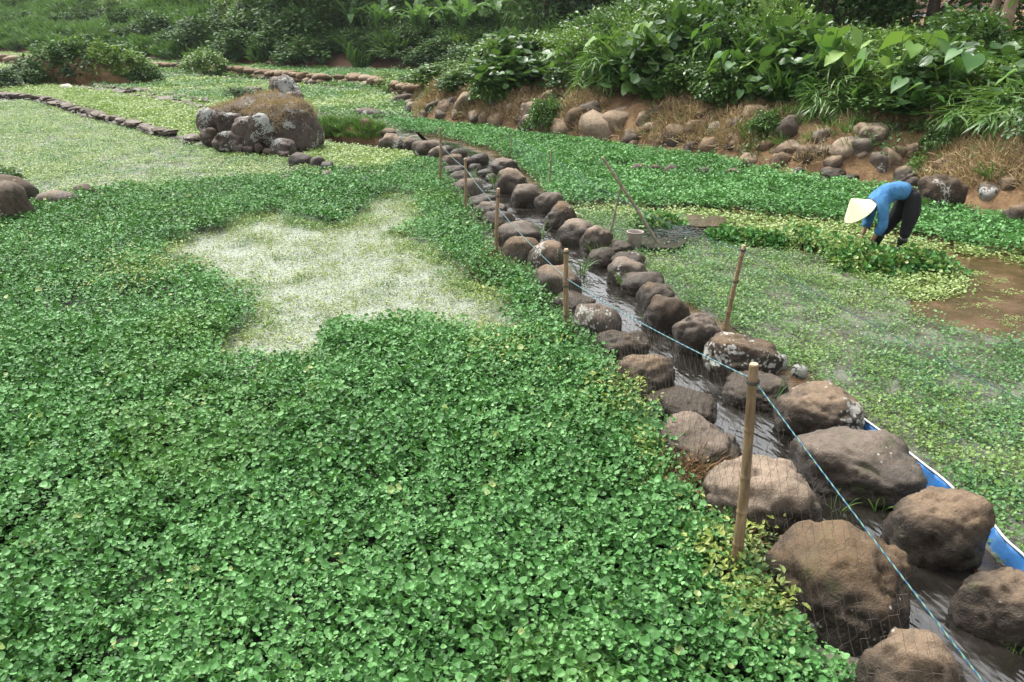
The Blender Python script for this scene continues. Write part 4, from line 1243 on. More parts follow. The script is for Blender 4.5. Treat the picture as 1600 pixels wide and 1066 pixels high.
# (px, py of the crown's middle, inset from the foot, leaves, leaf size, spread, shades, label)
for k, (px, py, d, n, s, sp_, shd, lb) in enumerate([
    (1130, 75, 1.9, 11, 0.42, 0.42, [1, 2, 3], 'big leaved plant with drooping heart shaped leaves halfway along the bank'),
    (1285, 48, 3.4, 7, 0.62, 0.35, [3, 4, 4], 'tall yellow green taro with upright leaves above the bank middle'),
    (1400, 55, 3.2, 8, 0.60, 0.5, [3, 4, 4], 'broad yellow green taro clump between dark shrubs'),
    (1385, 105, 2.1, 6, 0.46, 0.4, [0, 1, 2], 'dark large leaved plant drooping below the yellow taro'),
    (1480, 80, 2.4, 6, 0.52, 0.45, [0, 1, 1], 'bluish big leaved plant near the pale tree trunk'),
    (1010, 40, 2.6, 9, 0.45, 0.5, [2, 3, 4], 'large leaved plant at the top of the bank bend'),
    (935, 60, 2.4, 6, 0.42, 0.4, [2, 3, 3], 'smaller large leaved plant left of the bank bend'),
    (1520, 165, 1.7, 6, 0.40, 0.28, [3, 4, 4], 'bright young taro with pale upright leaves at the right of the bank'),
    (1565, 160, 2.2, 7, 0.52, 0.4, [0, 1, 1], 'dark taro behind the bright young one'),
    (1610, 175, 1.9, 6, 0.55, 0.4, [0, 1, 2], 'wide grey green taro at the right picture edge'),
    (1180, 60, 3.0, 7, 0.50, 0.4, [2, 3, 4], 'light green large leaved plant beside the tall grass'),
    (1345, 60, 2.8, 6, 0.50, 0.4, [3, 4, 3], 'pale large leaved plant between the two yellow taro clumps'),
    (1330, 130, 1.8, 5, 0.36, 0.3, [1, 2, 1], 'small large leaved plant low on the shrub front'),
    (1230, 120, 1.9, 5, 0.36, 0.3, [1, 2, 2], 'small large leaved plant above the upright boulder'),
    (1060, 110, 1.9, 6, 0.36, 0.35, [1, 2, 2], 'dark large leaved plant under the bank bend'),
    (1255, 55, 2.3, 6, 0.5, 0.4, [3, 4, 4], 'bright taro left of the tall yellow green one'), (1100, 35, 2.3, 7, 0.34, 0.4, [2, 3, 4], 'pale large leaved plant over the drooping heart leaves'),
    (1430, 120, 1.8, 6, 0.34, 0.35, [1, 2, 2], 'mid green large leaved plant above the grassy patch of the bank'), (1150, 130, 1.7, 6, 0.26, 0.3, [1, 2, 3], 'small drooping broad leaved plant just above the bank soil'),
    (870, 75, 2.0, 6, 0.30, 0.35, [2, 3, 3], 'broad leaved plant above the small bush rooted in the bank'), (1560, 110, 2.3, 6, 0.42, 0.4, [2, 3, 4], 'light taro behind the bright young one')]):
    d = min(d, 2.3)
    p = bank_pt(px, d)
    zt = z_at(p[1], py)
    taro(p, rand_leaves(r, n, max(0.4, zt - p[2]), sp_, s, shd), lb, size=s, seed=k)

# tall grasses on the bank
def grass_thing(name, loc, nb, rad, h, mat, label, group=None, width=1.0, spread=0.6, cat='grass tuft'):
    V, F, T = blades(name, nb, rad, h, mat, spread, width)
    o = link(name, mesh_np(name, V, F, T), mat, None, tuple(loc))
    return prop(o, label, cat, group)
for px, d, h, lb in [(1185, 3.2, 1.7, 'tall arching grass clump rising above the bank shrubs'), (990, 2.2, 1.5, 'tall drooping grass clump at the bank bend'), (1215, 1.8, 1.1, 'hanging grass clump between dark shrubs'), (970, 3.4, 1.6, 'pale tall grass behind the bank bend')]:
    p = bank_pt(px, d); grass_thing('tall_grass', p, 150, 0.12, h + 0.1, M['grass'], lb, width=0.7, spread=0.9)
p = hit(1548, 282); grass_thing('grass_tuft', p, 60, 0.08, 0.42, M['grass'], 'bright green grass tuft on the straw slope at the right', spread=1.1)

# grass blades rooted in the channel
for px, py, n, h, lb in [(908, 430, 12, 0.30, 'grass blades in the channel beside the squared boulder'), (938, 412, 16, 0.34, 'yellow green grass clump at the waterline under the bucket'), (925, 395, 10, 0.22, 'grass blades against the wide wet sided boulder'),
                         (1308, 800, 4, 0.17, 'thin grass blades standing in the channel left of the big round boulder'), (1375, 800, 5, 0.22, 'grass blades leaning over the water by the big round boulder'), (1076, 540, 5, 0.24, 'single grass sprout before the round dark boulder'),
                         (976, 452, 8, 0.30, 'dry tipped grass sprout beside the dark angular boulder'), (1012, 505, 5, 0.16, 'tiny grass sprout under the undercut boulder'), (742, 285, 10, 0.35, 'grass blades near the head of the channel'), (772, 290, 8, 0.35, 'yellow grass blades beside the two tone boulder'),
                         (848, 372, 9, 0.28, 'grass blades beside the wide brown boulder'), (1203, 640, 6, 0.30, 'yellow grass blade beside the tan topped boulder'), (870, 352, 8, 0.25, 'grass blades below the tall smooth boulder'), (1590, 1020, 6, 0.14, 'green sprig at the right picture edge in the channel')]:
    grass_thing('grass_tuft', gp(px, py), n * 2, 0.05, h, M['grass'], lb, width=0.6, spread=0.7)
# dead weeds along the foot of the net
P = []
for px, py, n, s in [(772, 430, 50, .22), (785, 415, 30, .15), (1085, 775, 60, .17), (1075, 740, 40, .14), (1060, 790, 40, .15), (1165, 890, 30, .15), (975, 610, 18, .12), (800, 440, 20, .15), (930, 590, 14, .12), (720, 352, 20, .15), (1180, 960, 24, .12)]:
    c = gp(px, py)
    for _ in range(n): P.append(c + np.array((random.gauss(0, s * .7), random.gauss(0, s), 0)))
stuff(scatter('dead_weeds', np.array(P), K_dead, size=0.85, sv=0.3), 'brown dead weeds along the foot of the net', 'dead weeds')
P = []
for px, py, n, s in [(1165, 880, 60, .22), (1190, 950, 30, .15), (1140, 830, 20, .15), (965, 600, 26, .14), (985, 625, 20, .14), (1015, 700, 16, .1), (240, 415, 70, .5), (180, 420, 40, .4), (760, 470, 30, .2), (790, 545, 40, .3)]:
    c = gp(px, py, 0.16)
    for _ in range(n): P.append(c + np.array((random.gauss(0, s * .7), random.gauss(0, s), 0)))
stuff(scatter('yellowing_watercress', np.array(P), K_patch, size=1.5, sv=0.3), 'yellowing leaves among the cress along the net foot', 'watercress')

# heaps of cut cress by the worker
K_heap = kinds('heap_sprigs', [sprig('heap_sprig', leaf_round(6, 0.15), 26, 0.13, 0.12, 0.04, 0.08, M['cress_far'], flat=1.6, lo=0.0) for _ in range(4)])
K_heapy = kinds('lime_heap_sprigs', [sprig('lime_heap_sprig', leaf_round(6, 0.15), 26, 0.13, 0.12, 0.04, 0.08, M['yellow'], flat=1.6, lo=0.0) for _ in range(4)])
def heap(pxs, hgt, wid, n, label, mixy=0.2, name='cress_heap'):
    line = np.array([gp(*p) for p in pxs])
    seg = RNG.integers(0, len(line) - 1, n) if len(line) > 1 else np.zeros(n, int)
    t = U(0, 1, n)[:, None]
    c = line[seg] * (1 - t) + line[np.minimum(seg + 1, len(line) - 1)] * t
    off = RNG.normal(0, 0.42, (n, 2)) * wid
    rr_ = np.hypot(off[:, 0], off[:, 1]) / wid
    P = c + np.column_stack([off, np.zeros(n)])
    P[:, 2] = np.clip(1 - rr_ ** 2, 0, 1) * hgt * U(0.3, 1, n) * (1 + 0.4 * vnoise(P, 5, 71))
    root = empty(name, tuple(line[0])); prop(root, label, 'heap of cress')
    k = U(0, 1, n) < mixy
    for q, K in ((P[~k], K_heap), (P[k], K_heapy)):
        if len(q):
            o = scatter('foliage', q - line[0], K, size=0.8, sv=0.3, tilt=0.5); o.parent = root; o['kind'] = 'stuff'
heap([(1112, 376), (1170, 380), (1220, 386)], 0.11, 0.15, 130, 'low dark green row of cut cress left of the main heap', 0.08)
heap([(1240, 378), (1285, 392), (1325, 414), (1362, 422), (1335, 410)], 0.19, 0.27, 300, 'main heap of cut cress at the feet of the worker', 0.45)
heap([(1380, 425), (1425, 420), (1470, 425)], 0.14, 0.24, 170, 'light green end of the cress heap beside the brown water', 0.45)
heap([(1010, 362), (1045, 358)], 0.22, 0.26, 150, 'tangled weedy heap behind the leaning pole', 0.25)

# grassy hump between the mound and the channel
P = []
for k in range(420):
    px = random.uniform(488, 632); py = random.uniform(196, 226)
    b = gp(px, 212 + random.uniform(-6, 8))
    P.append((b[0], b[1], random.uniform(0.25, 0.5)))
hump = []
hb = MB()
cs = [gp(px, py) for px, py in [(492, 212), (530, 216), (570, 220), (605, 222), (640, 224)]]
for k, c in enumerate(cs[:-1]):
    pass
hx = np.linspace(0, 1, 26); V = []; F = []
for i, t in enumerate(hx):
    c = np.array([np.interp(t, np.linspace(0, 1, 5), [q[j] for q in cs]) for j in range(2)])
    for j in range(9):
        a = math.pi * j / 8
        nz = noise.noise(Vector((t * 9, j * 0.7, 1.3)))
        hgt = 0.48 * math.sin(math.pi * min(1, max(0, t * 1.15 + 0.08))) ** 0.5 if t < 0.95 else 0.15
        V.append((c[0], c[1] + 0.55 * math.cos(a) * (1 + 0.3 * nz), max(0, hgt) * math.sin(a) * (1 + 0.35 * nz) - 0.03))
    if i:
        for j in range(8): F.append(((i - 1) * 9 + j, i * 9 + j, i * 9 + j + 1, (i - 1) * 9 + j + 1))
hump = link('earth_hump', mesh_np('earth_hump', np.array(V), np.array(F), smooth=True), M['soil'])
prop(hump, 'low brown earth hump topped with bright grass right of the boulder mound', 'earth mound')
P = np.array([(V[i][0] + random.gauss(0, .1), V[i][1] + random.gauss(0, .1), V[i][2]) for i in RNG.integers(0, len(V), 620) if V[i][2] > 0.12 and V[i][0] < cs[3][0]])
o = scatter('grass', P, K_grass, size=0.85, sv=0.3); o.parent = hump; o['kind'] = 'stuff'
for i, (box, look) in enumerate([((562, 186, 584, 212), 'upright brown stone on the grassy hump'), ((596, 200, 620, 218), 'brown stone at the end of the grassy hump')]):
    x0, y0, x1, y1 = box
    Yd = cs[2][1] if i == 0 else cs[3][1]
    Yd -= 0.35
    zc = z_at(Yd, (y0 + y1) / 2); dep = Yd * CP + (CAM_H - zc) * SP
    S, F = stone_shape(760 + i, 3)
    w = (x1 - x0) / 2 * dep / FPX; h = (y1 - y0) / 2 * dep / FPX
    o = link('rock', mesh_np('rock', S * np.array((w, w * .9, h)), F, smooth=True), M['boulder'], None, (((x0 + x1) / 2 - 800) / FPX * dep, Yd, zc))
    o['lichen'] = 0.0; prop(o, look, 'rock')

# vine covered mound far left
vm = gp(125, 134)
root = empty('vine_mound', tuple(vm)); prop(root, 'large mound smothered in leafy vines behind the pale paddy strip', 'overgrown mound')
S, F = stone_shape(901, 4)
W = S * np.array((3.0, 1.6, 1.25)) + np.array((0, 1.2, 0.2))
link('soil', mesh_np('soil', W, F, smooth=True), M['soil'], root)
for k, (dx, dy, w, h, kd) in enumerate([(-2.4, 0.6, 1.3, 1.2, 'far'), (-1.3, 0.5, 1.3, 1.7, 'far'), (-0.2, 0.9, 1.4, 1.95, 'far'), (1.0, 1.0, 1.4, 1.8, 'lime'), (2.1, 1.0, 1.2, 1.4, 'lime'), (-3.3, 0.4, 1.0, 0.8, 'lime'),
                                          (-1.9, -0.2, 1.0, .9, 'far'), (2.9, 0.7, .9, .8, 'far'), (-0.9, 1.8, 1.5, 2.0, 'lime'), (0.8, 1.9, 1.4, 2.0, 'far')]):
    f, s = BUSH[kd, k % 4]
    o = link('foliage', f, None, root, (dx, dy, 0.05)); o.scale = (w / .9, w / .9, h / 1.15); o.rotation_euler = (0, 0, k * 1.3)
prop(place_stone('white_rock', (95, 131, 116, 142), 931, plain_mat('white_rock', (0.75, 0.72, 0.66), 0.8, (0.55, 0.5, 0.44), 9, 0.4), 3), 'small white rock at the foot of the vine covered mound', 'rock')
def field_bush(px, py_b, py_t, w, kind, label, **k):
    p = gp(px, py_b); h = z_at(p[1], py_t) - 0
    return bush(kind, (p[0], p[1], -0.05), w, h, label, **k)
field_bush(322, 118, 80, 1.35, 'lime', 'bright green bush on the rubble wall below the hillside')
field_bush(300, 112, 92, 0.8, 'far', 'low darker bush beside the bright one on the rubble wall')
field_bush(0, 140, 108, 0.9, 'far', 'small bush on the rubble at the left picture edge')
field_bush(5, 296, 258, 0.36, 'dark', 'small dark weed growing on the rocks at the left edge')
for k, (px, py) in enumerate([(640, 140), (665, 142), (600, 128), (690, 146), (620, 138)]):
    p = gp(px, py + 4)
    bush('lime', (p[0], p[1], -0.25), 1.0, 0.8, 'low pale green leafy clump at the end of the rubble wall', 'low pale clumps beyond the bank end', seed=k)

# ------------------------------------------------------------------ hillside growth
hp = []
n = 60000
P = np.stack([U(-75, 20, n), U(45, 120, n)], 1)
P = P[seen(P, 1.2)]
d = sdf(P, HILL); P = P[(d > 0.2) & (d < 34)]
P = P[:9000]
P = np.column_stack([P, ground_h(P)])
P = P[~((np.abs(P[:, 0] / P[:, 1] + 0.50) < 0.03) & (P[:, 2] < 1.3))]
P = P[(P[:, 0] / P[:, 1] < -0.33) | (U(0, 1, len(P)) < 0.25)]
stuff(scatter('hill_grass', P, K_hill, size=0.95, sv=0.35), 'rough green grass covering the far hillside', 'grass')

def hill_pt(px, d):
    return bank_pt(px, d, HILL)
r = random.Random(21)
for k in range(190):
    px = r.uniform(-60, 760) if k < 90 else r.uniform(370, 770)
    if px < 160: d = r.choice([r.uniform(6, 9), r.uniform(14, 26)])
    elif px < 330: d = r.uniform(0.8, 22)
    else: d = r.uniform(0.4, 12)
    p = hill_pt(px, d)
    w = r.uniform(1.2, 2.2) if px < 520 else r.uniform(0.9, 1.5)
    h = w * r.uniform(0.8, 1.3)
    if px > 520: h = min(h, 0.8 + 0.1 * d)
    lime = r.random() < (0.22 if px < 400 else 0.10)
    tone = 'light green shrub' if lime else 'dark green shrub'
    where = 'above the vine covered mound' if px < 200 else 'on the open grassy slope' if px < 350 else 'beside the dark trees' if px < 520 else 'below the banana plants' if px < 700 else 'beyond the bank end'
    lb, g = '%s %s %s' % (tone, 'at the hill foot' if d < 2 else 'low on the flank' if d < 6 else 'halfway up the slope' if d < 13 else 'near the brow', where), tone + 's on the far hillside'
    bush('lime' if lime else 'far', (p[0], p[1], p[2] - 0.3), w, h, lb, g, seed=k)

# trees
def tree(name, loc, h, crown_r, crown_lo, label, group=None, seed=0, lean=0.0, trunk_r=0.2, mat='shrub_far', bark='bark', blobs=9, lf=0.3, nleaf=420, limb=True):
    r = random.Random(seed)
    e = empty(name, tuple(loc)); prop(e, label, 'tree', group)
    b = MB()
    pts, rad = [], []
    for k in range(8):
        t = k / 7
        pts.append((lean * t * h + 0.12 * math.sin(3 * t + seed), 0.1 * math.sin(2.3 * t + seed), -0.3 + t * h * 0.92)); rad.append(trunk_r * (1.15 - 0.85 * t))
    b.tube(pts, rad, 9)
    ends = []
    for k in range(blobs):
        t = r.uniform(crown_lo, 1.0)
        i = min(6, int(t * 7)); q = pts[i]
        a = r.uniform(0, 6.28); rr_ = crown_r * r.uniform(0.35, 0.95) * (1 - 0.5 * abs(t - 0.55))
        p2 = (q[0] + rr_ * math.cos(a), q[1] + rr_ * math.sin(a), q[2] + r.uniform(0.2, 1.4))
        if limb: b.tube([q, ((q[0] + p2[0]) / 2, (q[1] + p2[1]) / 2, (q[2] + p2[2]) / 2 + 0.25), p2], [trunk_r * 0.4, trunk_r * 0.25, trunk_r * 0.08], 6)
        ends.append(p2)
    kid(e, b.build('trunk', M[bark], e, True))
    g = np.random.default_rng(seed)
    VV, FF, TT = [], [], []; off = 0
    for p2 in ends:
        R0 = crown_r * g.uniform(0.35, 0.6)
        n = int(nleaf * g.uniform(0.7, 1.2))
        d = g.normal(0, 1, (n, 3)); d /= np.linalg.norm(d, axis=1)[:, None]
        rad_ = R0 * g.uniform(0.25, 1.05, n) ** 0.6
        cl = 1 + 0.3 * np.sin(4 * d[:, 0] + seed) * np.sin(5 * d[:, 1]) * np.sin(4 * d[:, 2] + 1)
        pos = np.array(p2) + d * (rad_ * cl)[:, None] * np.array((1, 1, 0.75))
        V, F, T = cloud(leaf_rhomb(), pos, g.uniform(0, 6.28, n), g.normal(-0.3, 0.5, n), g.normal(0, .6, n), lf * g.uniform(0.6, 1.3, n), np.clip(g.uniform(0, 0.75, n) + g.uniform(-.1, .2), 0, 1))
        VV.append(V); FF.append(F + off); TT.append(T); off += len(V)
    me = mesh_np('crown', np.vstack(VV), np.vstack(FF), np.concatenate(TT)); me.materials.append(M[mat])
    kid(e, link('crown', me, None, e))
    return e
# named trees
p = hill_pt(490, 5); tree('tree', p, 11, 3.6, 0.02, 'big dark tree hung with creepers left of the banana plants', seed=1, trunk_r=0.4, blobs=26, nleaf=520, lf=0.34)
p = hill_pt(425, 7); tree('tree', p, 9, 2.8, 0.05, 'dark round tree beside the creeper hung one', seed=2, trunk_r=0.3, blobs=18, nleaf=460, lf=0.32)
p = hill_pt(395, 11); tree('tree', p, 8, 2.6, 0.15, 'mid green tree at the brow of the hillside left of the dark trees', seed=3, blobs=14, mat='shrub_far', lf=0.28)
p = hill_pt(210, 26); tree('tree', p, 5, 1.6, 0.45, 'small thin stemmed tree alone on the brow of the hillside', seed=4, trunk_r=0.12, blobs=8, lf=0.25)
p = hill_pt(20, 20); tree('tree', p, 8, 4.0, 0.02, 'dark tree clump in the top left corner', seed=5, trunk_r=0.3, blobs=18, nleaf=520, lf=0.4)
# a belt of trees along the brow: one kind, copied
protos = [tree('tree', (0, -400 - 20 * i, 0), 12 + i, 4.2, 0.08, 'x', seed=30 + i, trunk_r=0.26, blobs=16, nleaf=360, lf=0.5) for i in range(4)]
n = 0
for k, (px, d) in enumerate([(-70, 34), (60, 36), (130, 33), (190, 36), (260, 33), (320, 32), (370, 26), (560, 13), (620, 18), (680, 15), (740, 16), (600, 26), (700, 25), (800, 18), (850, 22), (920, 24),
                             (990, 26), (-10, 44), (160, 46), (300, 45), (450, 22), (520, 30), (760, 30), (1070, 22), (1150, 26), (-160, 36), (-260, 40), (-360, 44), (1250, 26), (1350, 30)]):
    if px <= 800: p = hill_pt(px, d)
    else:
        u = (px - 800) / FPX; Y = 48 + d * 0.5; p = np.array((u * Y * 0.95, Y, gh(u * Y * 0.95, Y)))
    c = protos[k] if k < 4 else copy_tree(protos[k % 4])
    c.location = (p[0], p[1], p[2] - 0.5); c.rotation_euler = (0, 0, k * 1.7)
    s = 0.8 + 0.35 * ((k * 37) % 10) / 10; c.scale = (s, s, s)
    where = 'left of the grassy slope' if px < 0 else 'above the vine covered mound' if px < 250 else 'left of the big dark tree' if px < 480 else 'behind the banana plants' if px < 750 else 'behind the bank shrubs' if px < 1000 else 'hidden behind the bank crest'
    prop(c, 'woodland tree %s, %s of the belt' % (where, 'front' if d < 25 else 'middle' if d < 35 else 'back'), 'tree', 'trees of the woodland belt along the brow')
# trees behind the right bank
for k, (px, d, h, cr, lo, lb) in enumerate([
    (1290, 10.5, 7.5, 2.4, 0.02, 'dark tree behind the bank left of the shaded gap'), (1370, 13, 8.5, 3.0, 0.0, 'dark tree in the middle of the shaded gap behind the bank'),
    (1450, 12, 8.0, 2.6, 0.0, 'dark leafy tree behind the bank beside the pale trunks'), (1180, 13, 8.0, 2.8, 0.05, 'tree behind the tall grass on the bank'),
    (1080, 14, 7.5, 2.6, 0.05, 'tree rising behind the bank bend'), (1640, 11, 8, 2.6, 0.1, 'dark tree at the far right behind the bank')]):
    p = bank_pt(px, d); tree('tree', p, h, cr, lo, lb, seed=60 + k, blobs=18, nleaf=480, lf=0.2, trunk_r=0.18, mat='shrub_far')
p = bank_pt(1548, 8.0); tree('tree', p, 8, 1.8, 0.75, 'pale trunked tree leaning right above the bank', seed=71, lean=0.10, trunk_r=0.16, bark='bark_pale', blobs=8, lf=0.2)
p = bank_pt(1534, 9.0); tree('tree', p, 8, 1.8, 0.8, 'slim pale trunk standing left of the leaning one', seed=72, lean=0.06, trunk_r=0.10, bark='bark_pale', blobs=6, lf=0.2)
p = bank_pt(1592, 7.5); tree('tree', p, 7, 1.6, 0.8, 'thin pale trunk right of the leaning one', seed=73, lean=0.14, trunk_r=0.07, bark='bark_pale', blobs=6, lf=0.2)

# banana plants
def banana_leaf(L, wd, arch, seed):
    r = random.Random(seed)
    V, F, T = [], [], []
    n = 11; y = z = 0.0; a = 1.25
    for i in range(n + 1):
        t = i / n
        w = wd * (math.sin(math.pi * min(1, t * 0.93 + 0.07)) ** 0.55) * (0.25 if i == 0 else 1)
        dz = 0.22 * w
        V += [(-w + r.uniform(-.04, .04), y, z + dz), (0, y, z), (w + r.uniform(-.04, .04), y, z + dz)]
        a -= arch / n * (0.5 + t)
        y += L / n * math.cos(a); z += L / n * math.sin(a)
    for i in range(n):
        if r.random() < 0.93: F.append((i * 3, i * 3 + 1, i * 3 + 4, i * 3 + 3))
        if r.random() < 0.93: F.append((i * 3 + 1, i * 3 + 2, i * 3 + 5, i * 3 + 4))
    return mesh_np('leaf', V, F, [r.uniform(0.2, 1)] * len(V), smooth=True)
BL = [banana_leaf(2.4, 0.28, ar, 5 + i) for i, ar in enumerate([0.5, 1.2, 1.8, 2.3, 2.7])]
for me in BL: me.materials.append(M['banana'])
def banana(loc, h, label, seed):
    r = random.Random(seed)
    e = empty('banana_plant', tuple(loc)); prop(e, label, 'banana plant')
    b = MB(); b.tube([(0, 0, -0.2), (0.03, 0, h * 0.5), (0, 0, h)], [0.16, 0.13, 0.07], 8)
    b.build('trunk', M['bark_pale'] if seed % 2 else M['stemgreen'], e, True)
    for k in range(8):
        o = link('leaf', BL[0 if k < 2 else r.randrange(1, 5)], None, e, (0, 0, h - 0.1 + 0.04 * k))
        o.rotation_euler = (0, 0, k * 2.4 + r.uniform(-.3, .3)); s = r.uniform(0.7, 1.05); o.scale = (s, s, s)
for k, (px, py, d, lb) in enumerate([(605, 38, 8, 'banana plant with one bright upright leaf beside the dark tree'), (650, 40, 7, 'banana plant with twin upright leaves in the middle of the group'), (665, 52, 5.5, 'low banana plant with drooping pale fronds'),
                                 (550, 26, 9, 'banana plant half hidden by the dark tree'), (700, 30, 10, 'banana plant with brown dead leaves'), (725, 55, 5, 'banana plant leaning towards the bank shrubs'), (740, 40, 9, 'tall banana plant just behind the bank shrubs'),
                                 (590, 60, 5, 'short young banana plant at the foot of the group'), (775, 30, 10, 'banana plant half behind the bank shrubs')]):
    p = hill_pt(px, 2.2 + 0.28 * d)
    banana((p[0], p[1], p[2] - 0.1), max(1.0, z_at(p[1], py + 14) - p[2]), lb, k)

# ------------------------------------------------------------------ bamboo stakes, rope, nets
def bamboo_mat():
    m, n, l, out = new_mat('bamboo')
    tc = n.new('ShaderNodeTexCoord'); mp = n.new('ShaderNodeMapping'); mp.inputs['Scale'].default_value = (30, 30, 4)
    l.new(tc.outputs['Object'], mp.inputs[0])
    a = noise_node(n, l, mp.outputs[0], 1, 5, 0.65)
    b = n.new('ShaderNodeBsdfPrincipled')
    l.new(ramp_node(n, l, a.outputs['Fac'], [(0.3, (0.10, 0.06, 0.03)), (0.52, (0.22, 0.145, 0.08)), (0.75, (0.35, 0.26, 0.16))]).outputs[0], b.inputs['Base Color'])
    b.inputs['Roughness'].default_value = 0.6
    l.new(b.outputs[0], out.inputs['Surface'])
    return m
M['bamboo'] = bamboo_mat()
M['bamboo_grey'] = plain_mat('weathered_stick', (0.15, 0.12, 0.08), 0.8, (0.30, 0.25, 0.17), 14, 0.3)
M['cut'] = plain_mat('cut_bamboo', (0.5, 0.38, 0.22), 0.8)
M['twine'] = plain_mat('twine', (0.05, 0.05, 0.04), 0.9)
def stake(base_px, top_px, r0, label, mat='bamboo', group=None, dy=0.0, twine=(), name='bamboo_stake', knots=0.24):
    a = gp(*base_px); 
    Y = a[1] + dy; z = z_at(Y, top_px[1]); dep = Y * CP + (CAM_H - z) * SP
    t = np.array(((top_px[0] - 800) / FPX * dep, Y, z))
    L = np.linalg.norm(t - a); d = (t - a) / L
    b0 = a - d * 0.2
    pts, rad = [], []
    s = -0.2; nk = 0
    nxt = 0.05
    rng = random.Random(int(base_px[0]))
    wob = rng.uniform(0, 6)
    def at(s):
        w = 0.006 * math.sin(s * 4 + wob)
        return tuple(a + d * s + np.array((w, 0, 0)))
    while s < L:
        rr_ = r0 * (1.08 - 0.25 * max(0, s) / L)
        if s >= nxt:
            pts += [at(s - 0.008), at(s), at(s + 0.008)]; rad += [rr_ * 0.97, rr_ * 1.14, rr_]
            nxt = s + knots * rng.uniform(0.8, 1.2); s += 0.03
        else:
            pts.append(at(s)); rad.append(rr_); s += min(0.08, max(0.02, nxt - s))
    pts.append(at(L)); rad.append(r0 * 0.83)
    e = empty(name, tuple(a)); prop(e, label, 'bamboo stake', group)
    mb = MB(); mb.tube([np.array(p) - a for p in pts], rad, 12); o = mb.build('pole', M[mat], e, True)
    cp = MB(); cp.tube([np.array(at(L)) - a + d * 0.001, np.array(at(L)) - a + d * 0.006], [r0 * 0.70, r0 * 0.68], 12); cp.build('cut_end', M['cut'], e)
    for h in twine:
        tb = MB(); c = np.array(at(h * L)) - a; rr_ = r0 * 1.16
        for q in range(3):
            tb.tube([c + np.array((rr_ * math.cos(w), rr_ * math.sin(w), 0.007 * q + 0.004 * math.sin(w))) for w in np.linspace(0, 6.28, 12)], 0.003, 5, False)
        tb.build('twine_knot', M['twine'], e)
    return a, t
st = {}
st['a'] = stake((1147, 915), (1180, 570), 0.029, 'thick tan bamboo stake standing nearest in front of the domed boulder', twine=(0.93,), dy=-0.05)
st['b'] = stake((885, 536), (885, 390), 0.027, 'tan bamboo stake with a knobbed top beside the squared boulder', twine=(0.97, 0.62, 0.3))
st['c'] = stake((774, 411), (779, 295), 0.026, 'thin brown bamboo stake in the weeds beside the bare patch', twine=(0.9,))
st['d'] = stake((727, 346), (727, 248), 0.024, 'straight pale bamboo stake second from the far end of the left net')
st['e'] = stake((688, 298), (688, 200), 0.024, 'farthest bamboo stake of the left net beside the channel bend')
st['f'] = stake((1132, 522), (1162, 384), 0.024, 'leaning jointed stake behind the round dark boulder', twine=(0.95, 0.6), knots=0.16)
st['g'] = stake((952, 369), (970, 292), 0.018, 'thin grey stick crossed by the long leaning pole', 'bamboo_grey', knots=0.4)
st['h'] = stake((858, 300), (862, 233), 0.018, 'thin grey stick standing in the bright field', 'bamboo_grey', knots=0.4)
st['i'] = stake((797, 248), (800, 207), 0.014, 'short dark stick at the far end of the right net', 'bamboo_grey', knots=0.5)
st['j'] = stake((1034, 389), (942, 246), 0.024, 'long dark pole leaning diagonally over the bucket', 'bamboo_grey', knots=0.3, dy=0.1, name='leaning_pole')
def pole_off(px, py, tx, ty): 
    a = gp(px, py); return a, np.array((a[0], a[1], z_at(a[1], ty)))

def rope_mat():
    m, n, l, out = new_mat('twisted_rope')
    tc = n.new('ShaderNodeTexCoord')
    w = n.new('ShaderNodeTexWave'); w.inputs['Scale'].default_value = 22; w.inputs['Distortion'].default_value = 2
    l.new(tc.outputs['Object'], w.inputs[0])
    b = n.new('ShaderNodeBsdfPrincipled')
    l.new(ramp_node(n, l, w.outputs['Fac'], [(0.2, (0.02, 0.09, 0.20)), (0.5, (0.03, 0.17, 0.15)), (0.85, (0.16, 0.28, 0.22))]).outputs[0], b.inputs['Base Color'])
    b.inputs['Roughness'].default_value = 0.6
    l.new(b.outputs[0], out.inputs['Surface'])
    return m
M['rope'] = rope_mat()
M['cord_dark'] = plain_mat('thin_cord', (0.03, 0.07, 0.07), 0.7)
M['net'] = plain_mat('net_thread', (0.10, 0.085, 0.07), 0.7)
M['net_green'] = plain_mat('green_net_thread', (0.04, 0.11, 0.09), 0.7)

def sag(a, b, n, s):
    return [tuple(np.array(a) * (1 - t) + np.array(b) * t - np.array((0, 0, 4 * s * t * (1 - t)))) for t in np.linspace(0, 1, n)]
# anchor points of the left net: height of the rope on each stake
def at_h(k, f):
    a, t = st[k]; return a + (t - a) * f
R0 = gp(1547, 1066, 0.75)     # the rope leaves the picture here, still above the boulders
aA = at_h('a', 0.94)
# carry the line on to the next stake, out of the picture
nxt_top = aA + (R0 - aA) * 1.9
nxt_base = np.array((nxt_top[0] - 0.05, nxt_top[1] - 0.02, 0))
e = empty('bamboo_stake', tuple(nxt_base)); prop(e, 'thick bamboo stake beyond the bottom of the picture', 'bamboo stake')
mb = MB(); mb.tube([(0, 0, -0.2), tuple(nxt_top - nxt_base + np.array((0, 0, 0.1)))], [0.034, 0.028], 12); mb.build('pole', M['bamboo'], e, True)
chain = [at_h('e', 0.75), at_h('d', 0.85), at_h('c', 0.75), at_h('b', 0.70), aA, nxt_top]
rp = []
for a, b in zip(chain[:-1], chain[1:]): rp += sag(a, b, 18, 0.03)[:-1]
rp.append(tuple(chain[-1]))
mb = MB(); mb.tube(rp, 0.0036, 6)
prop(mb.build('rope', M['rope'], None, True), 'thin blue green rope strung from stake to stake above the left boulders', 'rope')

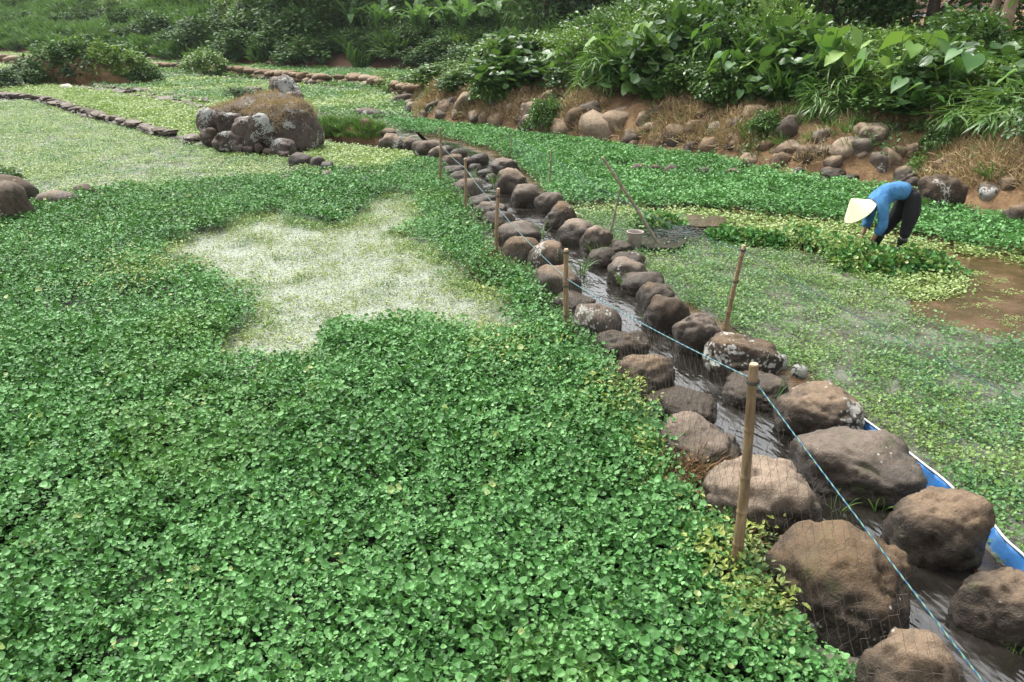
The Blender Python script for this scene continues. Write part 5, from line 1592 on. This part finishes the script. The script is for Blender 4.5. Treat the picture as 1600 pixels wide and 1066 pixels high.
def net(name, tops, bases, mat, label, cell=0.055, thread=0.0012, rows=0.05, jitter=0.012, cat='net'):
    """diamond mesh hung between two polylines"""
    tops = np.array(tops); bases = np.array(bases)
    seg = np.hypot(*(np.diff(bases[:, :2], axis=0)).T); cum = np.concatenate([[0], np.cumsum(seg)]); L = cum[-1]
    tn, bn = interp_line(tops, cum), interp_line(bases, cum)
    V, F = [], []
    nr = 14
    ncol = int(L / cell)
    k3 = [(0.0, 1.0), (0.866, -0.5), (-0.866, -0.5)]
    def pt(s, h):
        s = min(max(s, 0), L)
        t, b = tn(s), bn(s)
        w = 0.03 * math.sin(s * 5 + 3 * h) + 0.02 * math.sin(s * 13 + h * 7)
        p = b * (1 - h) + t * h
        return p + np.array((w * 0.6, w, 0)) * (1 - h)
    for fam in (1, -1):
        for c in range(-nr // 2, ncol + nr // 2):
            pts = []
            for j in range(nr + 1):
                s = (c + fam * (j % 2) * 0.5 + fam * 0.10 * j) * cell
                if s < 0 or s > L: continue
                pts.append(pt(s, j / nr))
            if len(pts) < 3: continue
            n0 = len(V)
            for p in pts:
                for x, z in k3: V.append((p[0] + x * thread, p[1], p[2] + z * thread))
            for i in range(len(pts) - 1):
                for k in range(3):
                    k2 = (k + 1) % 3
                    F.append((n0 + i * 3 + k, n0 + i * 3 + k2, n0 + i * 3 + 3 + k2, n0 + i * 3 + 3 + k))
    o = link(name, mesh_np(name, np.array(V), np.array(F)), mat)
    return prop(o, label, cat)
def interp_line(pts, cum):
    def f(s): return np.array([np.interp(s, cum, pts[:, j]) for j in range(3)])
    return f
bases_ = [st[k][0] for k in 'edcba'] + [nxt_base]
net('net', chain, bases_, M['net'], 'fine brown net hanging from the rope in front of the left boulders', cell=0.085, thread=0.0010)
# right side net, finer and greener
far_base = gp(1720, 860); far_top = np.array((far_base[0], far_base[1], 0)) 
F_top = at_h('f', 0.95)
g2 = gp(1600, 616, 0.75); nt = F_top + (g2 - F_top) * 1.35
nb = np.array((nt[0] - 0.1, nt[1], 0))
e = empty('bamboo_stake', tuple(nb)); prop(e, 'bamboo stake beyond the right edge of the picture', 'bamboo stake')
mb = MB(); mb.tube([(0, 0, -0.2), tuple(nt - nb + np.array((0, 0, 0.08)))], [0.026, 0.022], 10); mb.build('pole', M['bamboo'], e, True)
ch2 = [at_h('i', 0.8), at_h('h', 0.85), at_h('g', 0.8), F_top, nt]
rp = []
for a, b in zip(ch2[:-1], ch2[1:]): rp += sag(a, b, 18, 0.06)[:-1]
rp.append(tuple(ch2[-1]))
mb = MB(); mb.tube(rp, 0.0035, 5)
prop(mb.build('cord', M['cord_dark'], None, True), 'thin dark cord strung between the stakes of the right net', 'cord')
net('net', ch2, [st[k][0] for k in 'ihgf'] + [nb], M['net_green'], 'fine green net hanging over the right paddy', cell=0.11, thread=0.0011)

# collapsed net on the paddy
V = []; F = []
c0 = gp(1062, 372)
for k in range(34):
    a = random.uniform(0, 6.28); q = c0 + np.array((random.gauss(0, .26), random.gauss(0, .22), 0.03))
    pts = [q + np.array((0.12 * t * math.cos(a + 0.5 * math.sin(t * 3 + k)), 0.12 * t * math.sin(a), 0.03 + 0.05 * abs(math.sin(t * 2 + k)))) for t in np.linspace(-3, 3, 12)]
    V.append(pts)
mb = MB()
for pts in V: mb.tube(pts, 0.006, 4, False)
prop(mb.build('fallen_net', plain_mat('grey_net', (0.05, 0.065, 0.06), 0.8, (0.11, 0.11, 0.09), 20), None), 'grey bundle of fallen net on the mud right of the leaning pole', 'net')
for px, py, w, h_, lb in [(1092, 353, 0.42, 0.30, 'small pool of brown water left of the low cress row'), (1030, 388, 0.36, 0.22, 'patch of bare wet mud at the foot of the leaning pole')]:
    c = gp(px, py)
    V = [(c[0] + w * (1 + .2 * math.sin(3 * a)) * math.cos(a), c[1] + h_ * 1.6 * (1 + .2 * math.cos(2 * a)) * math.sin(a), 0.085) for a in np.linspace(0, 6.283, 24, endpoint=False)]
    mb = MB(); mb.add(V, [tuple(range(24))]); 
    V2 = [(x, y, -0.02) for x, y, z in V]; mb.V += V2; mb.T += [.5] * 24
    mb.F += [(i, 24 + i, 24 + (i + 1) % 24, (i + 1) % 24) for i in range(24)]
    o = mb.build('muddy_water' if 'pool' in lb else 'bare_mud', M['muddy'] if 'pool' in lb else M['mud'], None); prop(o, kind='structure')

# ------------------------------------------------------------------ bucket
bp_ = gp(991, 392)
dep = bp_[1] * CP + CAM_H * SP
rb = 12.5 * dep / FPX; hb_ = 31 * dep / FPX * 1.0
bk = empty('bucket', tuple(bp_)); prop(bk, 'small faded pink plastic bucket on the right boulder row', 'bucket')
mb = MB(); n = 24
prof = [(0.0, 0.0), (rb * 0.74, 0.0), (rb * 0.96, hb_ * 0.86), (rb * 0.99, hb_ * 0.87), (rb * 1.0, hb_ * 0.97), (rb * 1.08, hb_ * 0.97), (rb * 1.08, hb_), (rb * 0.97, hb_), (rb * 0.93, hb_ * 0.9), (rb * 0.72, 0.02), (0, 0.02)]
V = []; F = []
for (r_, z) in prof:
    for k in range(n): V.append((r_ * math.cos(2 * math.pi * k / n), r_ * math.sin(2 * math.pi * k / n), z))
for i in range(len(prof) - 1):
    for k in range(n): F.append((i * n + k, i * n + (k + 1) % n, (i + 1) * n + (k + 1) % n, (i + 1) * n + k))
mb.add(V, F); mb.build('shell', plain_mat('faded_plastic', (0.33, 0.26, 0.23), 0.55, (0.45, 0.38, 0.34), 7), bk, True)
mb = MB(); mb.tube([(rb * 1.09 * math.cos(a), -0.02 + 0.35 * rb * math.sin(a) - rb * .6 * math.sin(a), hb_ * 0.93 - rb * 0.55 * math.sin(a)) for a in np.linspace(0, math.pi, 12)], 0.003, 6); mb.build('handle', M['bamboo_grey'], bk, True)

# ------------------------------------------------------------------ blue sheet behind the right boulders
M['tarp'] = plain_mat('blue_plastic_sheet', (0.03, 0.19, 0.55), 0.45, (0.10, 0.25, 0.50), 8, 0.5)
M['tarp_hem'] = plain_mat('white_hem', (0.72, 0.74, 0.72), 0.5, (0.55, 0.58, 0.56), 6)
TL = [(1262, 598, .02), (1310, 632, .06), (1345, 653, .12), (1385, 680, .13), (1441, 724, .13), (1480, 755, .13), (1536, 805, .13), (1565, 835, .13), (1600, 871, .13), (1660, 935, .13), (1760, 1045, .13)]
tarp = empty('plastic_sheet', tuple(gp(1450, 745))); o0 = gp(1450, 745)
prop(tarp, 'bright blue plastic sheet with white hem propped behind the right boulder row', 'plastic sheet')
V, F, H = [], [], []
NN = 70
tl = np.array([np.append(gp(a, b, h)[:2], h) for a, b, h in TL])
for i in range(NN):
    t = i / (NN - 1) * (len(tl) - 1)
    p = np.array([np.interp(t, range(len(tl)), tl[:, j]) for j in range(3)])
    w = 0.02 * math.sin(i * 1.3) + 0.015 * math.sin(i * 2.9)
    p2 = p + np.array((0.004 * math.sin(i * 0.6), 0, 0.004 * math.sin(i * 0.47)))
    for j in range(6):
        f = j / 5
        V.append((p2[0] - o0[0] - 0.02 * f + w * 0.5 * math.sin(3.1 * f), p2[1] - o0[1] - 0.02 * f + w * f * 0.5, p2[2] * (1 - f) - 0.03 * f))
    H.append(p2 - o0 + np.array((0.0, 0, 0.004)))
for i in range(NN - 1):
    for j in range(5): F.append((i * 6 + j, i * 6 + j + 1, (i + 1) * 6 + j + 1, (i + 1) * 6 + j))
sh = link('sheet', mesh_np('sheet', np.array(V), np.array(F), smooth=True), M['tarp'], tarp)
so_ = sh.modifiers.new('thick', 'SOLIDIFY'); so_.thickness = 0.003
mb = MB(); mb.tube(H, 0.008, 6); mb.build('hem', M['tarp_hem'], tarp, True)

# ------------------------------------------------------------------ worker
foot_ = gp(1392, 398)
wk = empty('person', tuple(foot_)); prop(wk, 'person in blue shirt, black trousers and conical straw hat bending over the cut cress', 'person')
M['skin'] = plain_mat('skin', (0.25, 0.13, 0.08), 0.6)
M['shirt'] = plain_mat('blue_shirt', (0.025, 0.115, 0.27), 0.9, (0.06, 0.21, 0.40), 11, 1.0)
M['trousers'] = plain_mat('black_trousers', (0.005, 0.005, 0.007), 0.95, (0.011, 0.011, 0.013), 8, 0.3)
M['boot'] = plain_mat('rubber_boot', (0.012, 0.018, 0.014), 0.25)
M['hat'] = plain_mat('straw_hat', (0.62, 0.58, 0.38), 0.7, (0.74, 0.72, 0.52), 30, 0.3)
M['hair'] = plain_mat('black_hair', (0.01, 0.009, 0.008), 0.5)
def skin_mesh(name, verts, edges, radii, mat, root=0, sub=2, roots=()):
    me = bpy.data.meshes.new(name); me.from_pydata([tuple(v) for v in verts], edges, []); me.update()
    o = bpy.data.objects.new(name, me); COL.objects.link(o)
    me.materials.append(mat)
    md_ = o.modifiers.new('skin', 'SKIN'); md_.use_smooth_shade = True
    sl = me.skin_vertices[0].data
    for i, r_ in enumerate(radii):
        rx, ry = r_ if isinstance(r_, tuple) else (r_, r_)
        sl[i].radius = (rx, ry); sl[i].use_root = (i == root or i in roots)
    o.modifiers.new('sub', 'SUBSURF').levels = sub; o.modifiers['sub'].render_levels = sub
    o.parent = wk
    return o
# the worker faces -X; z up; feet in the water
hipL, hipR = (0.10, 0.06, 0.77), (0.10, -0.06, 0.77)
kneeL, kneeR = (-0.02, 0.12, 0.42), (0.10, -0.10, 0.42)
ankL, ankR = (-0.20, 0.14, 0.06), (0.05, -0.11, 0.04)
pel, waist, chest, neck, head = (0.13, 0, 0.80), (-0.02, 0, 0.86), (-0.22, 0, 0.82), (-0.38, 0, 0.72), (-0.50, 0, 0.60)
shL, shR = (-0.31, 0.15, 0.72), (-0.31, -0.15, 0.72)
elL, elR = (-0.30, 0.19, 0.46), (-0.27, -0.20, 0.45)
wrL, wrR = (-0.38, 0.12, 0.24), (-0.37, -0.14, 0.22)
bv = [pel, waist, chest, neck, head, hipL, kneeL, ankL, hipR, kneeR, ankR, shL, elL, wrL, shR, elR, wrR, (-0.54, 0, 0.53)]
be = [(0, 1), (1, 2), (2, 3), (3, 4), (4, 17), (0, 5), (5, 6), (6, 7), (0, 8), (8, 9), (9, 10), (2, 11), (11, 12), (12, 13), (2, 14), (14, 15), (15, 16)]
br = [0.05, 0.05, 0.08, 0.05, 0.082, 0.038, 0.036, 0.032, 0.038, 0.036, 0.032, 0.05, 0.037, 0.024, 0.05, 0.037, 0.024, 0.06]
skin_mesh('body', bv, be, br, M['skin'])
sv_ = [(0.08, 0, 0.84), (0.0, 0, 0.875), (-0.13, 0, 0.875), (-0.26, 0, 0.81), (-0.35, 0, 0.745), shL, elL, (-0.345, 0.155, 0.33), shR, elR, (-0.33, -0.165, 0.32), (-0.10, 0, 0.76)]
se = [(0, 1), (1, 2), (2, 3), (3, 4), (3, 5), (5, 6), (6, 7), (3, 8), (8, 9), (9, 10), (2, 11)]
skin_mesh('shirt', sv_, se, [0.135, 0.145, 0.15, 0.14, 0.085, 0.085, 0.072, 0.06, 0.085, 0.072, 0.06, 0.12], M['shirt'], 2)
tv_ = [(0.15, 0, 0.79), (0.02, 0, 0.86), (0.10, 0.045, 0.90), (0.07, 0.10, 0.62), (-0.02, 0.12, 0.42), (-0.11, 0.13, 0.26), (0.12, -0.045, 0.90), (0.14, -0.09, 0.62), (0.10, -0.10, 0.42), (0.075, -0.11, 0.26)]
te = [(0, 1), (2, 3), (3, 4), (4, 5), (6, 7), (7, 8), (8, 9)]
skin_mesh('trousers', tv_, te, [0.16, 0.13, 0.10, 0.118, 0.086, 0.070, 0.10, 0.120, 0.086, 0.070], M['trousers'], roots=(2, 6))
for (kx, ky), top in (((-0.20, 0.14), (-0.12, 0.13, 0.29)), ((0.05, -0.11), (0.07, -0.11, 0.29))):
    skin_mesh('boot', [top, ((top[0] + kx) / 2, ky, 0.15), (kx, ky, 0.04), (kx - 0.12, ky, 0.015)], [(0, 1), (1, 2), (2, 3)], [0.074, 0.062, 0.055, 0.042], M['boot'])
# hands with five fingers each, grasping downward
for wr, sgn in ((wrL, 1), (wrR, -1)):
    w = np.array(wr); d0 = np.array((-0.35, 0, -0.94))
    V_ = [tuple(w), tuple(w + d0 * 0.05)]; E_ = [(0, 1)]; R_ = [(0.022, 0.016), (0.032, 0.015)]
    for k in range(4):
        s0 = w + d0 * 0.075 + np.array((0, (k - 1.5) * 0.019, 0))
        ln = (0.030, 0.036, 0.034, 0.026)[k]
        i0 = len(V_)
        V_ += [tuple(s0), tuple(s0 + d0 * ln), tuple(s0 + d0 * ln * 1.5 + np.array((0.018, 0, 0)))]
        E_ += [(1, i0), (i0, i0 + 1), (i0 + 1, i0 + 2)]; R_ += [0.0095, 0.0085, 0.007]
    i0 = len(V_); tb = w + d0 * 0.03 + np.array((-0.01, -sgn * 0.032, 0))
    V_ += [tuple(tb), tuple(tb + np.array((-0.012, -sgn * 0.016, -0.03)))]; E_ += [(1, i0), (i0, i0 + 1)]; R_ += [0.011, 0.009]
    skin_mesh('hand', V_, E_, R_, M['skin'], 0, 1)
# face details and hair
hd = np.array(head)
mb = MB(); S, F = ICO[3]
W = S * np.array((0.098, 0.086, 0.098)) + hd + np.array((0.035, 0, 0.03))
mb.add(W, F); mb.build('hair', M['hair'], wk, True)
mb = MB(); mb.tube([hd + np.array((-0.075, 0, -0.02)), hd + np.array((-0.105, 0, -0.06)), hd + np.array((-0.085, 0, -0.07))], [0.010, 0.016, 0.008], 6); mb.build('nose', M['skin'], wk, True)
for s in (-1, 1):
    mb = MB(); mb.add(ICO[2][0] * np.array((0.01, 0.014, 0.01)) + hd + np.array((-0.082, 0.033 * s, -0.015)), ICO[2][1]); mb.build('eye', M['hair'], wk, True)
    mb = MB(); mb.add(ICO[2][0] * np.array((0.02, 0.010, 0.028)) + hd + np.array((-0.005, 0.085 * s, -0.02)), ICO[2][1]); mb.build('ear', M['skin'], wk, True)
# conical hat: ribbed cone with a real thickness
ax = np.array((-0.66, 0, 0.75)); ax = ax / np.linalg.norm(ax)
apex = hd + ax * 0.235 + np.array((-0.02, 0, 0)); rim_c = hd - ax * 0.0 + np.array((-0.02, 0, 0.0)); rimr = 0.228
u_ = np.array((0, 1, 0)); v_ = np.cross(ax, u_)
V, F = [], []
for off in (0.0, -0.006):
    V.append(apex + ax * off)
    for ring, f in enumerate((0.33, 0.66, 1.0)):
        for k in range(32):
            a = 2 * math.pi * k / 32; rr_ = rimr * f * (1 + 0.006 * (k % 2)) 
            V.append(apex + (rim_c - apex) * (f ** 1.03) + (u_ * math.cos(a) + v_ * math.sin(a)) * rr_ + ax * off)
    b0 = 0 if off == 0 else 97
    for k in range(32):
        k2 = (k + 1) % 32
        F.append((b0, b0 + 1 + k, b0 + 1 + k2))
        for rg in range(2): F.append((b0 + 1 + rg * 32 + k, b0 + 1 + (rg + 1) * 32 + k, b0 + 1 + (rg + 1) * 32 + k2, b0 + 1 + rg * 32 + k2))
for k in range(32): F.append((65 + k, 65 + (k + 1) % 32, 97 + 65 + (k + 1) % 32, 97 + 65 + k))
mb = MB(); mb.add(V, F); mb.build('hat', M['hat'], wk)
# sprigs held in the hand
V, F, T = blades('x', 14, 0.02, 0.22, M['grass'], 0.8)
o = link('cress_bunch', mesh_np('cress_bunch', V, F, T), M['grass'], None, tuple(foot_ + np.array((-0.42, -0.13, 0.02))))
prop(o, 'small bunch of cress held in the hand of the worker', 'cress bunch')

# ------------------------------------------------------------------ haze
if HAZE_DENSITY:
    m, n_, l_, out = new_mat('haze_air')
    pv = n_.new('ShaderNodeVolumePrincipled')
    pv.inputs['Color'].default_value = (0.86, 0.92, 0.95, 1)
    pv.inputs['Density'].default_value = HAZE_DENSITY
    pv.inputs['Anisotropy'].default_value = 0.2
    l_.new(pv.outputs[0], out.inputs['Volume'])
    mb = MB()
    x0, x1, y0, y1, z0, z1 = -1000, 1000, -1000, 1000, -1.2, 48
    mb.add([(x0, y0, z0), (x1, y0, z0), (x1, y1, z0), (x0, y1, z0), (x0, y0, z1), (x1, y0, z1), (x1, y1, z1), (x0, y1, z1)],
           [(0, 3, 2, 1), (4, 5, 6, 7), (0, 1, 5, 4), (1, 2, 6, 5), (2, 3, 7, 6), (3, 0, 4, 7)])
    prop(mb.build('haze', m), 'thin pale haze over the valley', 'haze', kind='stuff')
print('COUNTS', COUNTS, sum(COUNTS.values()))
